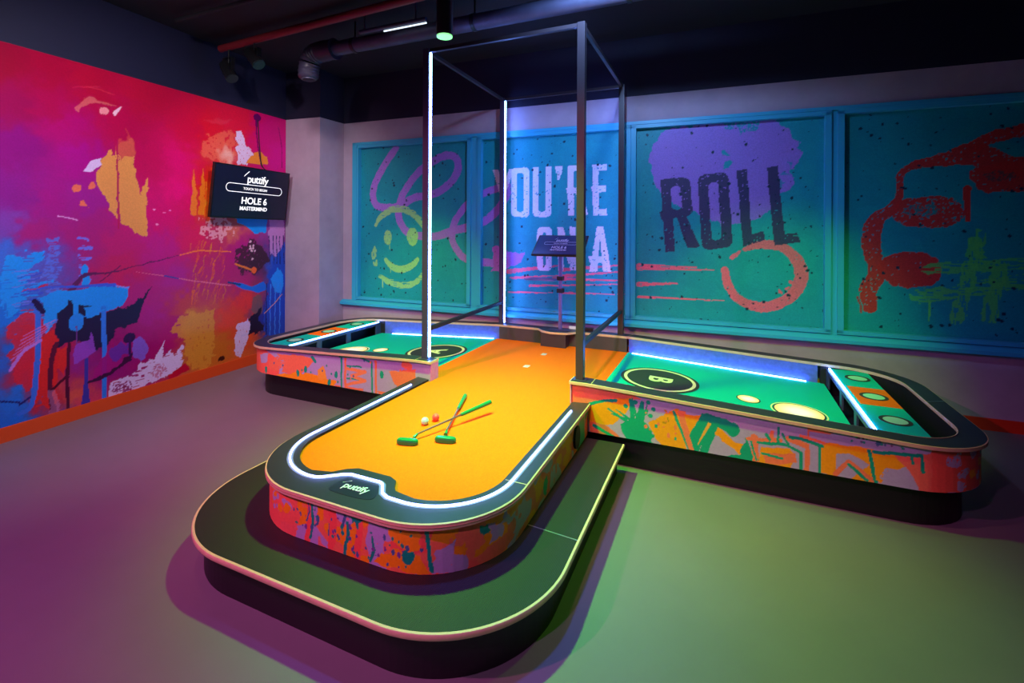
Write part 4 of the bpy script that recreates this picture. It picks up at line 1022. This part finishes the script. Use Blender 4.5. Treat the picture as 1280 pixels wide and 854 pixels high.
a2 = G(556.5, 548.5); putter('golf_putter', a2, math.atan2(*(lambda q: (q[1], q[0]))(Vector(G(569, 549.5))-Vector(G(544.5, 547.5)))), G(557, 542), G(573, 511), G(581.5, 493.5), 'green putter lying under the other, its head nearest the middle of the turf', ZG+.0145)
def ball(u, v, m, label):
    x, y = at_z(u, v, ZG+.021)
    bm = nb(); bmesh.ops.create_icosphere(bm, subdivisions=4, radius=.0215, matrix=Matrix.Translation((x, y, ZG+.0217)))
    o = obj('golf_ball', bm, m, None, True); tag(o, label, 'golf ball')
ball(531.2, 526.5, M['ball_white'], 'white golf ball on the orange turf left of the putters')
ball(544.6, 521.8, M['ball_red'], 'red golf ball on the orange turf beside the white ball')

# ================================================================ ceiling services
px = at_z(272, 62, 3.24); py = at_z(545, -8, 3.24)
pz = 3.235
PA = Vector((-4.66, 3.10, pz)); PB = Vector((-1.2, 3.10, pz))
A_ = Vector(at_z(276, 61, pz)); B_ = Vector(at_z(455, 14, pz)); dA = (B_-A_).normalized()
PA = A_; PB = A_+dA*5.0
o = obj('ceiling_pipe', pathtube([(PA.x, PA.y, pz), (PB.x, PB.y, pz)], .033, 20), M['pipe_red'], None, True); tag(o, 'dark red pipe running across the ceiling carrying the small spotlights', 'pipe')
def spot(name, base, aim, rad, L, label, glassmat=None, drop=.12, m=None):
    base = Vector(base); aim = Vector(aim); e = empty(name, tuple(base)); tag(e, label, 'spotlight')
    d = (aim-base).normalized(); c = base+Vector((0, 0, -drop))
    bm = nb(); tube(bm, base, c, .009, seg=10); obj('stem', bm, M['fixture'], e, True)
    bm = nb(); tube(bm, c-d*L*.5, c+d*L*.5, rad, seg=28); obj('housing', bm, m or M['fixture'], e, True)
    for q in (-1, 1):
        bm = nb(); box(bm, *sorted((c.x+q*rad*1.15, c.x+q*rad*1.0)), c.y-.02, c.y+.02, c.z-.02, c.z+drop*.6); obj('yoke_arm', bm, M['fixture'], e)
    bm = nb(); box(bm, c.x-rad*1.15, c.x+rad*1.15, c.y-.02, c.y+.02, c.z+drop*.6, c.z+drop*.6+.008); obj('yoke_bridge', bm, M['fixture'], e)
    bm = nb(); tube(bm, c+d*L*.502, c+d*(L*.502+.004), rad*.85, seg=28); obj('lens', bm, glassmat or M['fixture'], e)
    return c+d*(L*.5+.03), d
def lamp(kind, name, loc, aim, color, power, size=R(60), blend=.6, radius=.04, parent=None):
    l = bpy.data.lights.new(name, kind); l.color = color; l.energy = power
    if kind == 'SPOT': l.spot_size = size; l.spot_blend = blend; l.shadow_soft_size = radius
    if kind == 'POINT': l.shadow_soft_size = radius
    if kind == 'AREA': l.size = radius; l.shape = 'DISK'; l.spread = size
    o = bpy.data.objects.new(name, l); C.objects.link(o); o.location = loc
    o.rotation_euler = (Vector(aim)-Vector(loc)).to_track_quat('-Z', 'Y').to_euler()
    return o
def pipe_at(u):   # point on the pipe seen at column u
    X, Y, c = ray(u, 60); t = (PA.x*dA.y-PA.y*dA.x)/(X*dA.y-Y*dA.x); return (X*t, Y*t, pz-.03)
b1 = pipe_at(286); b2_ = pipe_at(318)
l1, d1 = spot('track_spotlight', b1, (b1[0]+.55, b1[1]-.05, b1[2]-.75), .055, .19, 'small black spotlight on the red pipe nearest the left wall', drop=.21)
l2, d2 = spot('track_spotlight', b2_, (b2_[0]+.55, b2_[1]-.02, b2_[2]-.6), .055, .19, 'second small black spotlight on the red pipe, right of the first one', drop=.14)
M['greenlens'] = emat('green_lens', (.25, 1, .3, 1), 1.6)
gl = (-1.465, 2.35)
e = empty('green_downlight', (gl[0], gl[1], CEIL)); tag(e, 'black cylinder downlight with green glowing lens above the table', 'spotlight')
bm = nb(); tube(bm, (gl[0], gl[1], 2.60), (gl[0], gl[1], 2.80), .047, seg=36); obj('housing', bm, mat('fixture_gloss', rgb(40, 36, 42), .3), e, True)
bm = nb(); tube(bm, (gl[0], gl[1], 2.80), (gl[0], gl[1], CEIL), .010, seg=12); obj('stem', bm, M['fixture'], e, True)
bm = nb(); tube(bm, (gl[0], gl[1], 2.592), (gl[0], gl[1], 2.6), .044, seg=36); obj('lens', bm, M['greenlens'], e)
# duct, beam, black waste pipe, batten
pA = Vector((*at_z(567, 33, 3.12), 3.12)); pYY = pA.y
elb = at_Y(386, 70, pYY); ex = elb[0]
wp = catmull([(ex, pYY, 2.88), (ex, pYY, 2.97), (ex+.03, pYY, 3.07), (ex+.10, pYY, 3.11), (ex+.25, pYY, 3.12), (ex+.8, pYY, 3.12)], 6)+[(5.6, pYY, 3.12)]
ep = empty('service_pipe', (0, pYY, CEIL)); tag(ep, 'fat dark pipe along the ceiling, bending down near the concrete column', 'pipe')
obj('pipe', pathtube(wp, .062, 24), M['duct'], ep, True)
obj('bend', pathtube(wp[:26], [(.05, .075)[k] if k < 2 else .088+.006*(k % 2) for k in range(26)], 24), mat('black_bellows', rgb(40, 38, 58), .45), ep, True)
for x in (-3.0, -1.8, -.6, .8, 2.2, 3.6):
    bm = nb(); tube(bm, (x, pYY, 3.17), (x, pYY, CEIL), .007, seg=8); obj('hanger', bm, M['fixture'], ep)
    bm = nb(); tube(bm, (x-.015, pYY, 3.12), (x+.015, pYY, 3.12), .068, seg=24); obj('clamp', bm, M['fixture'], ep, True)
e2 = empty('light_batten', (-2.45, 3.35, 3.15)); tag(e2, 'thin lit strip lamp hanging below the ceiling near the duct', 'ceiling light')
ba = Vector((*at_z(480, 39, 3.12), 3.12)); bb = Vector((*at_z(533, 28.5, 3.12), 3.12))
bm = nb(); tube(bm, ba, bb, .006, seg=12); obj('tube', bm, emat('batten_glow', (.75, .9, 1, 1), 1.5), e2)
dd = (bb-ba).normalized(); a0 = ba-dd*.25
bm = nb(); tube(bm, a0+Vector((0, 0, .03)), bb+Vector((0, 0, .03)), .018, seg=12); tube(bm, a0+dd*.05+Vector((0, 0, .03)), a0+dd*.05+Vector((0, 0, CEIL-3.12)), .008, seg=8); tube(bm, bb-dd*.1+Vector((0, 0, .03)), bb-dd*.1+Vector((0, 0, CEIL-3.12)), .008, seg=8); obj('batten_body', bm, M['duct'], e2)
o = obj('sprinkler_pipe', pathtube([(-4.3, 2.6, 3.27), (1.5, 2.55, 3.27)], .018, 12), M['ceil'], None, True); tag(o, 'thin dark pipe tight under the ceiling', 'pipe')

# ================================================================ lights
lamp('SPOT', 'green_beam', (gl[0], gl[1], 2.58), (gl[0]+.36, gl[1]+.42, 0), (.16, 1, .04), 760, R(94), 1.0, .06)
lamp('SPOT', 'green_fill_left', (-3.0, 2.3, 3.25), (-3.1, 4.6, .12), (.36, 1, .05), 270, R(42), .8, .05)  # added fill lamp, greens the wall base behind the left wing
lamp('SPOT', 'green_fill_right', (.5, 2.3, 3.25), (.35, 4.75, .10), (.32, 1, .05), 300, R(44), .8, .05)  # second added green fill, for the wall base on the right
lamp('SPOT', 'pink_beam', (-3.0, -.6, 3.1), (-2.1, 1.5, .2), (1, .15, .58), 400, R(90), .9, .05)
lamp('SPOT', 'mural_wash', (-2.6, .9, 3.1), (-4.6, 2.6, 1.3), (1, .92, 1), 270, R(95), .9, .06)
lamp('SPOT', 'mural_wash_far', (-3.0, 2.6, 3.1), (-4.6, 3.9, 1.5), (1, .8, .85), 80, R(80), .9, .06)
lamp('SPOT', 'warm_fill_left', (-2.5, 1.3, 3.2), (-2.6, 3.0, .4), (1, .30, .34), 210, R(72), .9, .05)  # added fill without a fixture, warms the left wing from overhead
lamp('SPOT', 'warm_fill_right', (-.6, 1.6, 3.2), (-.6, 3.35, .4), (1, .32, .34), 230, R(64), .9, .05)  # added overhead fill giving the right wing and its fascia warm light
lamp('SPOT', 'front_pink_fill', (-1.0, -.9, 3.1), (-.7, 1.3, .2), (.9, .36, .85), 150, R(78), .9, .05)  # added fill from behind the camera for the stem fascia
lamp('SPOT', 'table_blue_fill', (-.9, 2.1, 3.2), (-.95, 2.0, .3), (.07, .15, 1), 260, R(44), 1.0, .08)  # added blue fill, stands in for LED glow on rails and turf
lamp('SPOT', 'green_floor_fill', (.6, 2.9, 3.2), (.1, 2.3, 0), (.26, 1, .04), 130, R(48), 1.0, .06)  # added fill, brings green into the floor shadow beside the step
lamp('SPOT', 'wall_blue_fill', (-.7, 2.7, 3.2), (-1.0, 4.7, 1.5), (.30, .52, 1), 155, R(120), .9, .06)  # added wall fill, boosts the blue cast by the post LEDs
lamp('POINT', 'room_fill', (.5, -2.2, 2.9), (0, 0, 0), (.6, .45, 1), 7, radius=.3)
w = bpy.data.worlds.new('world'); bpy.context.scene.world = w; w.use_nodes = True
w.node_tree.nodes['Background'].inputs[0].default_value = (.02, .015, .04, 1); w.node_tree.nodes['Background'].inputs[1].default_value = .5
